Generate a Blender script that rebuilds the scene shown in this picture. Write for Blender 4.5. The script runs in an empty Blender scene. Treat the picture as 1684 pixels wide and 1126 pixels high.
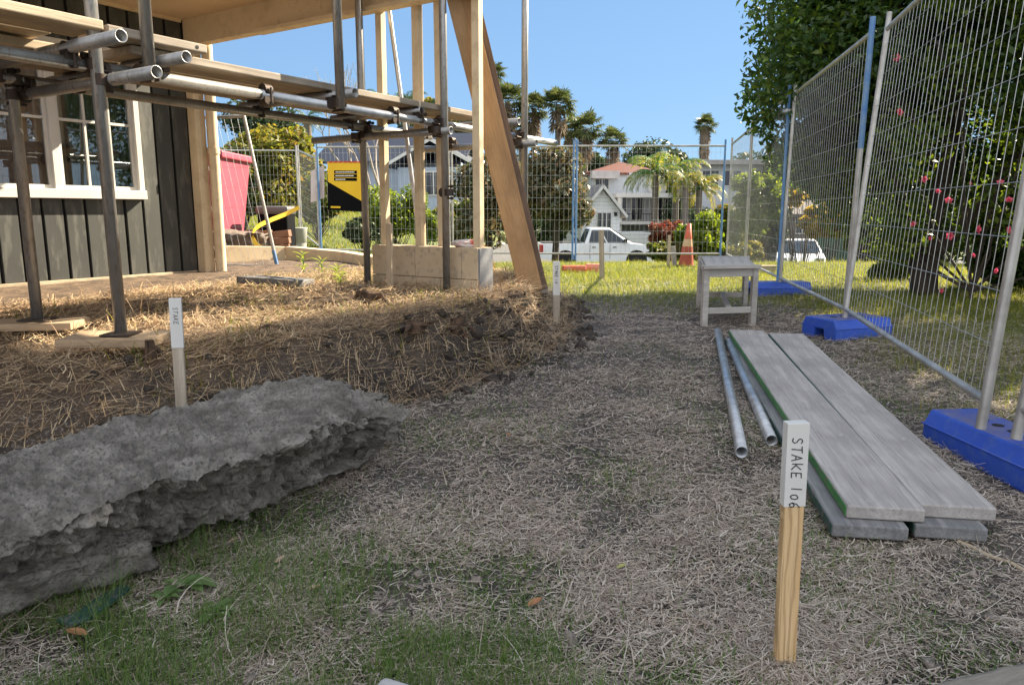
import bpy, bmesh, math, random
import numpy as np
from mathutils import Vector, Matrix
random.seed(7); rng = np.random.default_rng(7)
S = bpy.context.scene; COL = S.collection
# ---------------------------------------------------------------- camera, sky, sun
F = 1216.0; PITCH = math.atan(213/1216); EYE = 0.88
cam_d = bpy.data.cameras.new('camera'); cam = bpy.data.objects.new('camera', cam_d); COL.objects.link(cam)
cam.location = (0, 0, EYE); cam.rotation_euler = (math.pi/2-PITCH, 0, 0)
cam_d.sensor_width = 36; cam_d.lens = 36*F/1684; cam_d.clip_start = .05; cam_d.clip_end = 2000
S.camera = cam
SUN_AZ = math.radians(36); SUN_EL = math.radians(35)          # direction towards the sun, azimuth from +X to +Y
sdir = Vector((math.cos(SUN_AZ)*math.cos(SUN_EL), math.sin(SUN_AZ)*math.cos(SUN_EL), math.sin(SUN_EL)))
W = bpy.data.worlds.new('World'); S.world = W; W.use_nodes = True
wn = W.node_tree; bg = wn.nodes['Background']
sky = wn.nodes.new('ShaderNodeTexSky'); sky.sky_type = 'NISHITA'; sky.sun_disc = False
sky.sun_elevation = SUN_EL; sky.sun_rotation = math.pi/2-SUN_AZ
sky.air_density = 1.0; sky.dust_density = .2; sky.ozone_density = 3
gm = wn.nodes.new('ShaderNodeGamma'); gm.inputs[1].default_value = .36            # soften the range of the sky
tn = wn.nodes.new('ShaderNodeMix'); tn.data_type = 'RGBA'; tn.blend_type = 'MULTIPLY'; tn.inputs[0].default_value = 1; tn.inputs[7].default_value = (.395, .595, .84, 1)
wn.links.new(sky.outputs[0], gm.inputs[0]); wn.links.new(gm.outputs[0], tn.inputs[6]); 
# added fill: bright broken cloud in the unseen sky behind the camera, lifting the shade
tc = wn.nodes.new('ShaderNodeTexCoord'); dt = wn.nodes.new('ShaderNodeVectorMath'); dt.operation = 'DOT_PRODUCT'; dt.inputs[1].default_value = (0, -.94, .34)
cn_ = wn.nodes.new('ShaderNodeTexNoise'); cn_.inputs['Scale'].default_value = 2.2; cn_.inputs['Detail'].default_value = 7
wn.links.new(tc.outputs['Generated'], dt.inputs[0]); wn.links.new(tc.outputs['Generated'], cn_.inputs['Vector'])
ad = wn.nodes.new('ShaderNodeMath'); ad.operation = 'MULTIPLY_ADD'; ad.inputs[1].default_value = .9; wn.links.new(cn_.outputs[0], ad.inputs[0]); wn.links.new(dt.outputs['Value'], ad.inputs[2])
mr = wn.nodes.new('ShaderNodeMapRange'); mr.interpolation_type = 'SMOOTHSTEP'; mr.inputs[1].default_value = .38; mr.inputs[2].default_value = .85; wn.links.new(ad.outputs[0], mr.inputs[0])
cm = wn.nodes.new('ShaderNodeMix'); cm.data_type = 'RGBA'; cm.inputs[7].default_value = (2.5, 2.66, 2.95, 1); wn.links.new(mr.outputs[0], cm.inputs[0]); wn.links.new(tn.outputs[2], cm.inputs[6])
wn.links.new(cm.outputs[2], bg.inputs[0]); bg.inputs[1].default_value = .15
sl = bpy.data.lights.new('sun', 'SUN'); sl.energy = 5.0; sl.angle = math.radians(.5); sl.color = (1, .87, .68)
so = bpy.data.objects.new('sun', sl); COL.objects.link(so); so.rotation_euler = sdir.to_track_quat('Z', 'Y').to_euler()
S.view_settings.view_transform = 'Standard'; S.view_settings.look = 'None'; S.view_settings.gamma = 1
S.view_settings.exposure = 1.92
S.render.engine = 'CYCLES'; S.cycles.max_bounces = 8; S.cycles.diffuse_bounces = 5; S.cycles.transparent_max_bounces = 12
S.cycles.use_denoising = True
# ---------------------------------------------------------------- picture <-> place
CP, SP = math.cos(PITCH), math.sin(PITCH)
def ray(px, py):
    a = (px-842)/F; b = (563-py)/F
    y = CP+b*SP; return a/y, (b*CP-SP)/y            # X and Z per metre of Y
def at(px, py, Y):
    rx, rz = ray(px, py); return Vector((rx*Y, Y, EYE+rz*Y))
# value noise
_h = rng.random((256, 256))
def vn(x, y):
    x = np.asarray(x, float); y = np.asarray(y, float)
    i = np.floor(x).astype(int); j = np.floor(y).astype(int); fx = x-i; fy = y-j
    fx = fx*fx*(3-2*fx); fy = fy*fy*(3-2*fy)
    g = lambda a, b: _h[a & 255, b & 255]
    return (g(i, j)*(1-fx)+g(i+1, j)*fx)*(1-fy)+(g(i, j+1)*(1-fx)+g(i+1, j+1)*fx)*fy
def fbm(x, y, o=4):
    s = 0; a = .5
    for k in range(o):
        s = s+a*vn(x*2**k+17*k, y*2**k+31*k); a *= .5
    return s
def sstep(a, b, v):
    t = np.clip((v-a)/(b-a), 0, 1); return t*t*(3-2*t)
FOOT = [(-9, -2), (-3, 1.15), (-2.0, 1.85), (-1.3, 2.6), (-.75, 3.15), (-.3, 3.7), (.08, 4.2), (.32, 4.8), (.38, 5.7), (.5, 6.8), (.4, 8.2), (-.6, 9.3), (-3, 9.6), (-9, 9.6)]
def plat_d(x, y):                                    # signed distance inside the raised house platform
    x = np.asarray(x, float); y = np.asarray(y, float)
    best = np.full(np.broadcast(x, y).shape, 1e9); ins = np.zeros(best.shape, bool)
    n = len(FOOT)
    for k in range(n):
        x0, y0 = FOOT[k]; x1, y1 = FOOT[(k+1) % n]
        dx, dy = x1-x0, y1-y0
        t = np.clip(((x-x0)*dx+(y-y0)*dy)/(dx*dx+dy*dy), 0, 1)
        best = np.minimum(best, np.hypot(x-x0-t*dx, y-y0-t*dy))
        with np.errstate(divide='ignore', invalid='ignore'):
            c = ((y0 > y) != (y1 > y)) & (x < dx*(y-y0)/(dy if dy else 1e-9)+x0)
        ins ^= c
    return np.where(ins, best, -best)
def H(x, y):
    x = np.asarray(x, float); y = np.asarray(y, float)
    lawn = -.05+.11*sstep(1.4, 5.2, y)-.13*sstep(8, 13, y)
    d = plat_d(x, y)
    wdt = .30+1.0*sstep(6.0, 8.0, y)
    z = lawn+(.31-.02*sstep(-2, .3, x))*sstep(0, 1, d/wdt)
    # past the fence: down to the road on the right, up the grass bank on the left
    left = sstep(-1.5, -7, x-.12*(y-13))
    left = sstep(0, 1, left)
    drop = -1.55*sstep(13.6, 25, y)
    bank = .02+.9*sstep(11, 26, y)
    near_l = .42*sstep(-3.0, -4.2, x)*sstep(8.6, 9.6, y)*(1-sstep(11.5, 15, y))
    z = z+drop*(1-left)+bank*left+near_l
    z = z+2.6*sstep(44, 75, y)+5*sstep(75, 200, y)
    return z
def hn(x, y):                                        # with small lumps
    y = np.asarray(y, float); x = np.asarray(x, float)
    d = plat_d(x, y); k = np.exp(-((d-.15)/.28)**2)*(y < 7.5)
    amp = np.clip(1.2-y/40, .2, 1)
    return H(x, y)+amp*(.05*(fbm(x*1.7, y*1.7)-.5)+.018*(fbm(x*9, y*9)-.5))+k*.24*(fbm(x*4+9, y*4)-.5)
def gz(x, y): return float(hn(x, y))
def gnd(px, py, dz=0):
    rx, rz = ray(px, py); Y = .3
    while Y < 200:
        if EYE+rz*Y-dz <= float(H(rx*Y, Y)): break
        Y += .02+Y*.002
    return Vector((rx*Y, Y, float(hn(rx*Y, Y))))
# ---------------------------------------------------------------- mesh builder
class MB:
    def __init__(s): s.v = []; s.f = []; s.sm = []
    def add(s, vs, fs, smooth=False):
        o = len(s.v); s.v += [tuple(p) for p in vs]
        for f in fs: s.f.append(tuple(i+o for i in f)); s.sm.append(smooth)
        return s
    def box(s, c, size, M=None):
        x, y, z = [k/2 for k in size]; c = Vector(c)
        vs = [Vector((a*x, b*y, d*z)) for d in (-1, 1) for b in (-1, 1) for a in (-1, 1)]
        if M is not None: vs = [M @ p for p in vs]
        return s.add([p+c for p in vs], [(0, 2, 3, 1), (4, 5, 7, 6), (0, 1, 5, 4), (2, 6, 7, 3), (0, 4, 6, 2), (1, 3, 7, 5)])
    def bar(s, p0, p1, w, t, side=None):             # w along side, t across
        p0 = Vector(p0); p1 = Vector(p1); d = (p1-p0).normalized()
        sd = Vector(side) if side is not None else (Vector((0, 0, 1)) if abs(d.z) < .9 else Vector((1, 0, 0)))
        sd = (sd-d*sd.dot(d)).normalized(); th = d.cross(sd)
        M = Matrix((d, sd, th)).transposed()
        return s.box((p0+p1)/2, ((p1-p0).length, w, t), M)
    def tube(s, pts, r, n=10, cap=True, smooth=True):
        pts = [Vector(p) for p in pts]; rs = r if isinstance(r, (list, tuple)) else [r]*len(pts)
        rings = []; ref = None
        for i, p in enumerate(pts):
            d = (pts[min(i+1, len(pts)-1)]-pts[max(i-1, 0)]).normalized()
            if ref is None: ref = Vector((0, 0, 1)) if abs(d.z) < .9 else Vector((1, 0, 0))
            a = (ref-d*ref.dot(d)).normalized(); b = d.cross(a); ref = a
            rings.append([p+(a*math.cos(2*math.pi*k/n)+b*math.sin(2*math.pi*k/n))*rs[i] for k in range(n)])
        vs = [p for g in rings for p in g]; fs = []
        for i in range(len(pts)-1):
            for k in range(n): fs.append((i*n+k, i*n+(k+1) % n, (i+1)*n+(k+1) % n, (i+1)*n+k))
        s.add(vs, fs, smooth)
        if cap: s.add(rings[0], [tuple(range(n-1, -1, -1))]); s.add(rings[-1], [tuple(range(n))])
        return s
    def pipe(s, p0, p1, r, wall=.004, n=16):         # open tube with a bore
        p0 = Vector(p0); p1 = Vector(p1); d = (p1-p0).normalized()
        a = d.orthogonal().normalized(); b = d.cross(a); ri = r-wall; dp = min(.25, (p1-p0).length/3)
        def ring(p, q): return [p+(a*math.cos(2*math.pi*k/n)+b*math.sin(2*math.pi*k/n))*q for k in range(n)]
        R = [ring(p0+d*dp, ri), ring(p0, ri), ring(p0, r), ring(p1, r), ring(p1, ri), ring(p1-d*dp, ri)]
        fs = [(i*n+k, i*n+(k+1) % n, (i+1)*n+(k+1) % n, (i+1)*n+k) for i in range(5) for k in range(n)]
        s.add([p for g in R for p in g], fs, True)
        s.add(R[0], [tuple(range(n))]); s.add(R[5], [tuple(range(n-1, -1, -1))])
        return s
    def prism(s, poly, ext):                          # planar polygon pushed along ext
        n = len(poly); e = Vector(ext); P = [Vector(p) for p in poly]
        return s.add(P+[p+e for p in P], [tuple(range(n-1, -1, -1)), tuple(range(n, 2*n))]+[(k, (k+1) % n, n+(k+1) % n, n+k) for k in range(n)])
    def quad(s, a, b, c, d): return s.add([a, b, c, d], [(0, 1, 2, 3)])
    def lathe(s, c, prof, n=24, smooth=True):
        c = Vector(c); vs = [c+Vector((r*math.cos(2*math.pi*k/n), r*math.sin(2*math.pi*k/n), z)) for r, z in prof for k in range(n)]
        return s.add(vs, [(i*n+k, i*n+(k+1) % n, (i+1)*n+(k+1) % n, (i+1)*n+k) for i in range(len(prof)-1) for k in range(n)], smooth)
    def mesh(s, name):
        me = bpy.data.meshes.new(name); me.from_pydata(s.v, [], s.f)
        me.polygons.foreach_set('use_smooth', s.sm); me.update()
        return me
def npmesh(name, v, nper, faces):                     # many equal pieces: v (N*nper,3), faces of one piece
    N = len(v)//nper; me = bpy.data.meshes.new(name)
    me.vertices.add(len(v)); me.vertices.foreach_set('co', np.asarray(v, np.float32).ravel())
    sizes = [len(f) for f in faces]; base = np.array([i for f in faces for i in f])
    loops = (base[None, :]+(np.arange(N)*nper)[:, None]).ravel()
    me.loops.add(len(loops)); me.loops.foreach_set('vertex_index', loops.astype(np.int32))
    tot = np.tile(np.array(sizes), N); st = np.concatenate(([0], np.cumsum(tot)[:-1]))
    me.polygons.add(len(tot)); me.polygons.foreach_set('loop_start', st.astype(np.int32)); me.polygons.foreach_set('loop_total', tot.astype(np.int32))
    me.update(calc_edges=True); return me
WM = {}
def thing(name, label, cat, loc=(0, 0, 0), group=None):
    o = bpy.data.objects.new(name, None); COL.objects.link(o); o.empty_display_size = .1
    o.location = loc; WM[o] = Matrix.Translation(Vector(loc)); tag(o, label, cat, group); return o
def tag(o, label=None, cat=None, group=None, kind=None):
    if label: o['label'] = label
    if cat: o['category'] = cat
    if group: o['group'] = group
    if kind: o['kind'] = kind
    return o
def obj(name, mb, m, parent=None, M=None, bevel=0, label=None, seg=2):
    me = mb.mesh(name) if isinstance(mb, MB) else mb
    o = bpy.data.objects.new(name, me); COL.objects.link(o)
    if m: me.materials.append(m)
    M = M or Matrix.Identity(4); WM[o] = M
    if parent: o.parent = parent; o.matrix_basis = WM[parent].inverted() @ M
    else: o.matrix_basis = M
    if bevel:
        b = o.modifiers.new('bevel', 'BEVEL'); b.width = bevel; b.segments = seg; b.limit_method = 'ANGLE'; b.angle_limit = math.radians(40)
    if label: o['label'] = label
    return o
def frame(p0, p1, side):                              # matrix with X along p0->p1, Y towards side
    p0 = Vector(p0); p1 = Vector(p1); d = (p1-p0).normalized(); sd = Vector(side); sd = (sd-d*sd.dot(d)).normalized()
    R = Matrix((d, sd, d.cross(sd))).transposed().to_4x4(); return Matrix.Translation((p0+p1)/2) @ R
def timber(name, p0, p1, w, t, side, m, parent=None, bevel=.003, label=None):
    mb = MB().box((0, 0, 0), ((Vector(p1)-Vector(p0)).length, w, t))
    return obj(name, mb, m, parent, frame(p0, p1, side), bevel, label)
# ---------------------------------------------------------------- materials
def nodes(name):
    m = bpy.data.materials.new(name); m.use_nodes = True; nt = m.node_tree
    return m, nt, nt.nodes['Principled BSDF'], nt.nodes['Material Output']
def coords(nt, sc=(1, 1, 1)):
    tc = nt.nodes.new('ShaderNodeTexCoord'); mp = nt.nodes.new('ShaderNodeMapping'); mp.inputs['Scale'].default_value = sc
    nt.links.new(tc.outputs['Object'], mp.inputs[0]); return mp.outputs[0]
def noise(nt, vec, scale, detail=6, rough=.6):
    n = nt.nodes.new('ShaderNodeTexNoise'); n.inputs['Scale'].default_value = scale; n.inputs['Detail'].default_value = detail; n.inputs['Roughness'].default_value = rough
    nt.links.new(vec, n.inputs['Vector']); return n.outputs[0]
def ramp(nt, fac, stops):
    r = nt.nodes.new('ShaderNodeValToRGB'); e = r.color_ramp.elements
    while len(e) < len(stops): e.new(.5)
    for el, (p, c) in zip(e, stops): el.position = p; el.color = (*c, 1) if len(c) == 3 else c
    nt.links.new(fac, r.inputs[0]); return r.outputs[0]
def mixc(nt, fac, a, b, mode='MIX'):
    n = nt.nodes.new('ShaderNodeMix'); n.data_type = 'RGBA'; n.blend_type = mode
    for k, s in ((0, fac), (6, a), (7, b)):
        if hasattr(s, 'is_linked') or hasattr(s, 'links'): nt.links.new(s, n.inputs[k])
        else: n.inputs[k].default_value = s if k == 0 else (*s, 1)
    return n.outputs[2]
def bump(nt, bs, h, strength, dist=.01):
    b = nt.nodes.new('ShaderNodeBump'); b.inputs['Strength'].default_value = strength; b.inputs['Distance'].default_value = dist
    nt.links.new(h, b.inputs['Height']); nt.links.new(b.outputs[0], bs.inputs['Normal'])
def mat(name, c1, c2=None, scale=6, rough=.7, metal=0, bmp=.2, sc=(1, 1, 1), c3=None, fine=60, dist=.004, lo=.35, hi=.68):
    m, nt, bs, out = nodes(name); v = coords(nt, sc)
    c2 = c2 or tuple(k*.75 for k in c1)
    col = ramp(nt, noise(nt, v, scale), [(lo, c2), (hi, c1)])
    if c3: col = mixc(nt, ramp(nt, noise(nt, v, fine, 3), [(.52, (0, 0, 0)), (.66, (1, 1, 1))]), col, c3)
    nt.links.new(col, bs.inputs['Base Color']); bs.inputs['Metallic'].default_value = metal
    rr = nt.nodes.new('ShaderNodeMapRange'); rr.inputs[3].default_value = max(.05, rough-.12); rr.inputs[4].default_value = min(1, rough+.12)
    nt.links.new(noise(nt, v, scale*2.3), rr.inputs[0]); nt.links.new(rr.outputs[0], bs.inputs['Roughness'])
    if bmp: bump(nt, bs, noise(nt, v, fine, 5), bmp, dist)
    return m
def wood(name, c1, c2, rough=.75, grain=22, c3=None, rings=0):
    m, nt, bs, out = nodes(name); v = coords(nt, (1.1, grain, grain))
    n1 = noise(nt, v, 1.3, 8, .65); col = ramp(nt, n1, [(.36, c2), (.64, c1)])
    if rings:                                         # wavy growth lines
        wv = nt.nodes.new('ShaderNodeTexWave'); wv.bands_direction = 'Y'; wv.inputs['Scale'].default_value = rings; wv.inputs['Distortion'].default_value = 9; wv.inputs['Detail'].default_value = 2; wv.inputs['Detail Scale'].default_value = .7
        nt.links.new(coords(nt, (.22, 1, .4)), wv.inputs['Vector']); col = mixc(nt, ramp(nt, wv.outputs['Fac'], [(.55, (0, 0, 0)), (.95, (.8, .8, .8))]), col, tuple(k*.62 for k in c2))
    v2 = coords(nt, (1, 1.6, 1.6)); n2 = noise(nt, v2, 3.2, 5)
    col = mixc(nt, ramp(nt, n2, [(.45, (0, 0, 0)), (.78, (1, 1, 1))]), col, c3 or tuple(k*.72 for k in c2))
    st = noise(nt, coords(nt, (3, 130, 130)), 1.6, 4, .7); col = mixc(nt, ramp(nt, st, [(.52, (0, 0, 0)), (.70, (.75, .75, .75))]), col, tuple(k*.45 for k in c2))
    sp = noise(nt, coords(nt, (9, 14, 14)), 1.0, 8, .75); col = mixc(nt, ramp(nt, sp, [(.62, (0, 0, 0)), (.72, (.6, .6, .6))]), col, tuple(min(1, k*1.35) for k in c1))
    nt.links.new(col, bs.inputs['Base Color']); bs.inputs['Roughness'].default_value = rough
    bump(nt, bs, st, .5, .002); return m
def leafmat(name, cols, trans=.35, rough=.45):
    m, nt, bs, out = nodes(name); g = nt.nodes.new('ShaderNodeNewGeometry')
    n = len(cols); col = ramp(nt, g.outputs['Random Per Island'], [(i/max(1, n-1), c) for i, c in enumerate(cols)])
    nt.links.new(col, bs.inputs['Base Color']); bs.inputs['Roughness'].default_value = rough
    bs.inputs['Specular IOR Level'].default_value = .35
    tr = nt.nodes.new('ShaderNodeBsdfTranslucent'); mx = nt.nodes.new('ShaderNodeMixShader'); mx.inputs[0].default_value = trans
    hs = nt.nodes.new('ShaderNodeHueSaturation'); hs.inputs['Value'].default_value = 1.7; hs.inputs['Saturation'].default_value = 1.1; hs.inputs['Hue'].default_value = .485
    nt.links.new(col, hs.inputs['Color']); nt.links.new(hs.outputs[0], tr.inputs[0])
    nt.links.new(bs.outputs[0], mx.inputs[1]); nt.links.new(tr.outputs[0], mx.inputs[2]); nt.links.new(mx.outputs[0], out.inputs[0])
    return m
GALV = mat('galvanised_steel', (.52, .53, .54), (.34, .35, .36), 14, .42, .75, .08, fine=120)
SCAF = mat('scaffold_steel', (.36, .355, .345), (.25, .245, .235), 5, .42, .65, .10, sc=(2, 2, .5), c3=(.22, .20, .18), fine=44)
DARKST = mat('rusty_dark_steel', (.045, .04, .038), (.07, .045, .03), 30, .6, .6, .3, fine=90)
FENCE = mat('fence_steel', (.56, .54, .50), (.36, .34, .31), 8, .45, .6, .1)
WIRE = mat('fence_wire', (.58, .58, .56), (.42, .42, .40), 8, .4, .7, 0)
FBLUE = mat('blue_painted_steel', (.06, .19, .44), (.17, .28, .42), 10, .5, .0, .1)
FOOTB = mat('blue_plastic', (.02, .075, .50), (.03, .09, .42), 3, .5, 0, .12, c3=(.05, .11, .42), fine=24)
def dusty(m, dust):                                   # dry dirt lying on the upward faces
    nt = m.node_tree; bs = nt.nodes['Principled BSDF']; old = bs.inputs['Base Color'].links[0].from_socket
    g = nt.nodes.new('ShaderNodeNewGeometry'); sx = nt.nodes.new('ShaderNodeSeparateXYZ'); nt.links.new(g.outputs['Normal'], sx.inputs[0])
    f = ramp(nt, sx.outputs[2], [(.80, (0, 0, 0)), (.97, (.62, .62, .62))]); n = ramp(nt, noise(nt, coords(nt), 9, 6), [(.35, (0, 0, 0)), (.6, (1, 1, 1))])
    nt.links.new(mixc(nt, mixc(nt, 1, f, n, 'MULTIPLY'), old, dust), bs.inputs['Base Color'])
dusty(FOOTB, (.22, .19, .17))
CREAM = mat('cream_paint', (.72, .58, .38), (.62, .49, .31), 3, .6, 0, .1, c3=(.56, .43, .27), fine=9)
SOFF = mat('soffit_paint', (.66, .51, .33), (.58, .43, .27), 1.5, .7, 0, .08)
BOARD = mat('dark_stained_cladding', (.066, .068, .058), (.042, .044, .04), 3, .62, 0, .2, sc=(1, 1, .25), c3=(.10, .10, .085), fine=16)
BLACK = mat('black_gap', (.012, .012, .012), None, 5, .8)
WHITE = mat('white_paint', (.66, .645, .60), (.57, .55, .51), 4, .5, 0, .06)
CONC = mat('broken_concrete', (.29, .262, .225), (.10, .088, .072), 13, .95, 0, 1.0, c3=(.10, .088, .072), fine=95, dist=.012)
AGG = mat('exposed_aggregate', (.42, .27, .17), (.26, .165, .105), 40, .9, 0, .8, c3=(.52, .40, .28), fine=90, dist=.006)
PLANK = wood('grey_scaffold_plank', (.40, .335, .26), (.25, .205, .155), .8, 20)
PLANKL = wood('pale_scaffold_plank', (.50, .40, .27), (.36, .28, .185), .75, 16)
GREY = wood('weathered_board', (.47, .43, .395), (.33, .30, .275), .85, 26, (.26, .235, .215))
TABLE = wood('silvered_hardwood', (.52, .48, .43), (.37, .34, .30), .8, 24)
PINE = wood('new_pine', (.70, .50, .28), (.58, .37, .17), .6, 30, (.62, .41, .20), rings=26)
PALEW = wood('pale_timber', (.58, .47, .33), (.46, .36, .24), .7, 18)
PLY = wood('plywood', (.44, .27, .125), (.34, .195, .085), .65, 8)
SLATE = mat('slate_grey', (.16, .155, .15), (.09, .088, .085), 6, .7, 0, .5)
GPAINT = mat('green_paint', (.06, .25, .05), (.035, .15, .045), 12, .6, 0, .3, c3=(.13, .14, .09), fine=40)
DGREEN = mat('dark_green_paint', (.03, .085, .06), (.02, .05, .04), 10, .6, 0, .3, c3=(.11, .10, .09), fine=30)
GLASS = None
BARK = mat('bark', (.075, .055, .04), (.03, .022, .016), 8, .95, 0, 1, sc=(1, 1, .3), fine=40, dist=.02)
PBARK = mat('palm_bark', (.20, .17, .14), (.12, .10, .08), 4, .95, 0, .8, sc=(.3, .3, 3), fine=30, dist=.03)
STUMP = mat('dead_root', (.13, .075, .042), (.05, .03, .018), 20, .95, 0, 1, fine=70, dist=.01)
RUBBER = mat('tyre_rubber', (.018, .018, .019), None, 8, .85)
CARW = mat('white_car_paint', (.80, .81, .82), (.78, .79, .80), 2, .22, 0, 0)
CARG = mat('car_glass', (.03, .04, .05), None, 2, .08, 0, 0)
CHROME = mat('bright_metal', (.6, .6, .6), None, 4, .25, 1, 0)
REDL = mat('red_lens', (.45, .01, .012), None, 6, .25, 0, 0)
ORANGE = mat('orange_plastic', (.62, .115, .04), (.48, .08, .03), 6, .55, 0, .1, c3=(.38, .15, .09), fine=20)
BAND = mat('dusty_band', (.62, .42, .24), (.52, .33, .17), 8, .5)
REDBIN = mat('faded_red_plastic', (.42, .075, .11), (.35, .06, .09), 2, .5, 0, .05)
YEL = mat('yellow_panel', (.80, .50, .01), (.74, .45, .01), 3, .5, 0, 0)
SBLK = mat('black_panel', (.006, .006, .007), None, 3, .9, 0, 0); SBLK.node_tree.nodes['Principled BSDF'].inputs['Specular IOR Level'].default_value = .1
INK = mat('black_ink', (.012, .012, .02), None, 3, .6, 0, 0)
PAPER = mat('paper_sheet', (.60, .50, .47), (.54, .45, .43), 3, .7, 0, 0)
REFLB = mat('reflected_brown', (.72, .47, .37), (.55, .33, .25), 3, .8, 0, .1, sc=(6, 6, .6))  # backing behind the left pane, coloured to imitate a warm brown reflection
CURTL = mat('pale_curtain', (.55, .44, .30), (.46, .36, .25), 3, .8, 0, .1, sc=(8, 8, .6))
def glassmat():
    m, nt, bs, out = nodes('window_glass'); gl = nt.nodes.new('ShaderNodeBsdfGlossy'); gl.inputs['Roughness'].default_value = .01
    tr = nt.nodes.new('ShaderNodeBsdfTransparent'); tr.inputs[0].default_value = (.82, .85, .84, 1)
    fr = nt.nodes.new('ShaderNodeFresnel'); fr.inputs[0].default_value = 1.9
    mx = nt.nodes.new('ShaderNodeMixShader'); nt.links.new(fr.outputs[0], mx.inputs[0])
    nt.links.new(tr.outputs[0], mx.inputs[1]); nt.links.new(gl.outputs[0], mx.inputs[2]); nt.links.new(mx.outputs[0], out.inputs[0]); return m
GLASS = glassmat()
# ---------------------------------------------------------------- ground
def spaced(lo, hi, a, b, step, grow):
    c = list(np.arange(a, b+1e-6, step)); s = step
    while c[-1] < hi: s *= grow; c.append(c[-1]+s)
    s = step
    while c[0] > lo: s *= grow; c.insert(0, c[0]-s)
    return np.array(c)
gx = spaced(-420, 420, -3.2, 3.4, .045, 1.09); gy = spaced(-60, 900, .6, 8.2, .045, 1.07)
X, Y = np.meshgrid(gx, gy); Z = hn(X, Y)
nx, ny = len(gx), len(gy)
me = bpy.data.meshes.new('ground'); idx = np.arange(nx*ny).reshape(ny, nx)
q = np.stack([idx[:-1, :-1], idx[:-1, 1:], idx[1:, 1:], idx[1:, :-1]], -1).reshape(-1, 4)
me.vertices.add(nx*ny); me.vertices.foreach_set('co', np.stack([X, Y, Z], -1).astype(np.float32).ravel())
me.loops.add(q.size); me.loops.foreach_set('vertex_index', q.astype(np.int32).ravel())
me.polygons.add(len(q)); me.polygons.foreach_set('loop_start', np.arange(0, q.size, 4, dtype=np.int32)); me.polygons.foreach_set('loop_total', np.full(len(q), 4, np.int32))
me.polygons.foreach_set('use_smooth', np.ones(len(q), bool)); me.update(calc_edges=True)
lawnmask = sstep(6.2, 8.2, Y+.8*(fbm(X*1.3, Y*1.3)-.5)*2)*(1-sstep(-.3, .2, plat_d(X, Y)))
lawnmask = np.maximum(lawnmask, sstep(2.3, 3.1, X-.18*(Y-2.5)+.5*(fbm(X*2, Y*2)-.5))*.7)
platmask = sstep(.05, .35, plat_d(X, Y))
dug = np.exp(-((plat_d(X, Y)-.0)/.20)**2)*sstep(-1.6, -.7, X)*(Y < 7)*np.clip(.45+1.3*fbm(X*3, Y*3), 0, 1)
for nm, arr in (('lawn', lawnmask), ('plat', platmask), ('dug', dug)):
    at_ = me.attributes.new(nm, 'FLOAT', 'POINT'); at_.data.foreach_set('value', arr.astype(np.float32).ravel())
def groundmat():
    m, nt, bs, out = nodes('site_ground'); v = coords(nt)
    soil = ramp(nt, noise(nt, v, 5, 8), [(.3, (.036, .028, .023)), (.7, (.12, .096, .078))])
    bits = ramp(nt, noise(nt, v, 85, 4, .7), [(.54, (0, 0, 0)), (.63, (1, 1, 1))])
    soil = mixc(nt, bits, soil, (.36, .32, .275))
    gr = ramp(nt, noise(nt, v, 3, 6), [(.35, (.045, .075, .018)), (.65, (.12, .14, .03))])
    pl = ramp(nt, noise(nt, v, 9, 8), [(.32, (.045, .031, .021)), (.7, (.23, .155, .095))])
    a = nt.nodes.new('ShaderNodeAttribute'); a.attribute_name = 'lawn'; b = nt.nodes.new('ShaderNodeAttribute'); b.attribute_name = 'plat'
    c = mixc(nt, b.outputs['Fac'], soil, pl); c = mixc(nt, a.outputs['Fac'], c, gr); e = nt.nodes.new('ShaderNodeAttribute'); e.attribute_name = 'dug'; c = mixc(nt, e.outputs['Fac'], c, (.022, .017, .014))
    nt.links.new(c, bs.inputs['Base Color']); bs.inputs['Roughness'].default_value = .95
    bump(nt, bs, noise(nt, v, 45, 7, .7), .9, .02); return m
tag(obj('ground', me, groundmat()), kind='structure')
ROADM = mat('asphalt', (.075, .073, .07), (.05, .05, .05), 3, .9, 0, .4, c3=(.10, .098, .095), fine=80)
def sheet(name, x0, x1, y0, y1, m, dz=.012, n=60):
    xs = np.linspace(x0, x1, n); ys = np.linspace(y0, y1, 14); mb = MB()
    mb.add([(x, y, float(H(x, y))+dz) for y in ys for x in xs], [(j*n+i, j*n+i+1, (j+1)*n+i+1, (j+1)*n+i) for j in range(13) for i in range(n-1)], True)
    return tag(obj(name, mb, m), kind='structure')
sheet('road', -60, 80, 29.5, 40.5, ROADM, .03)
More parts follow.
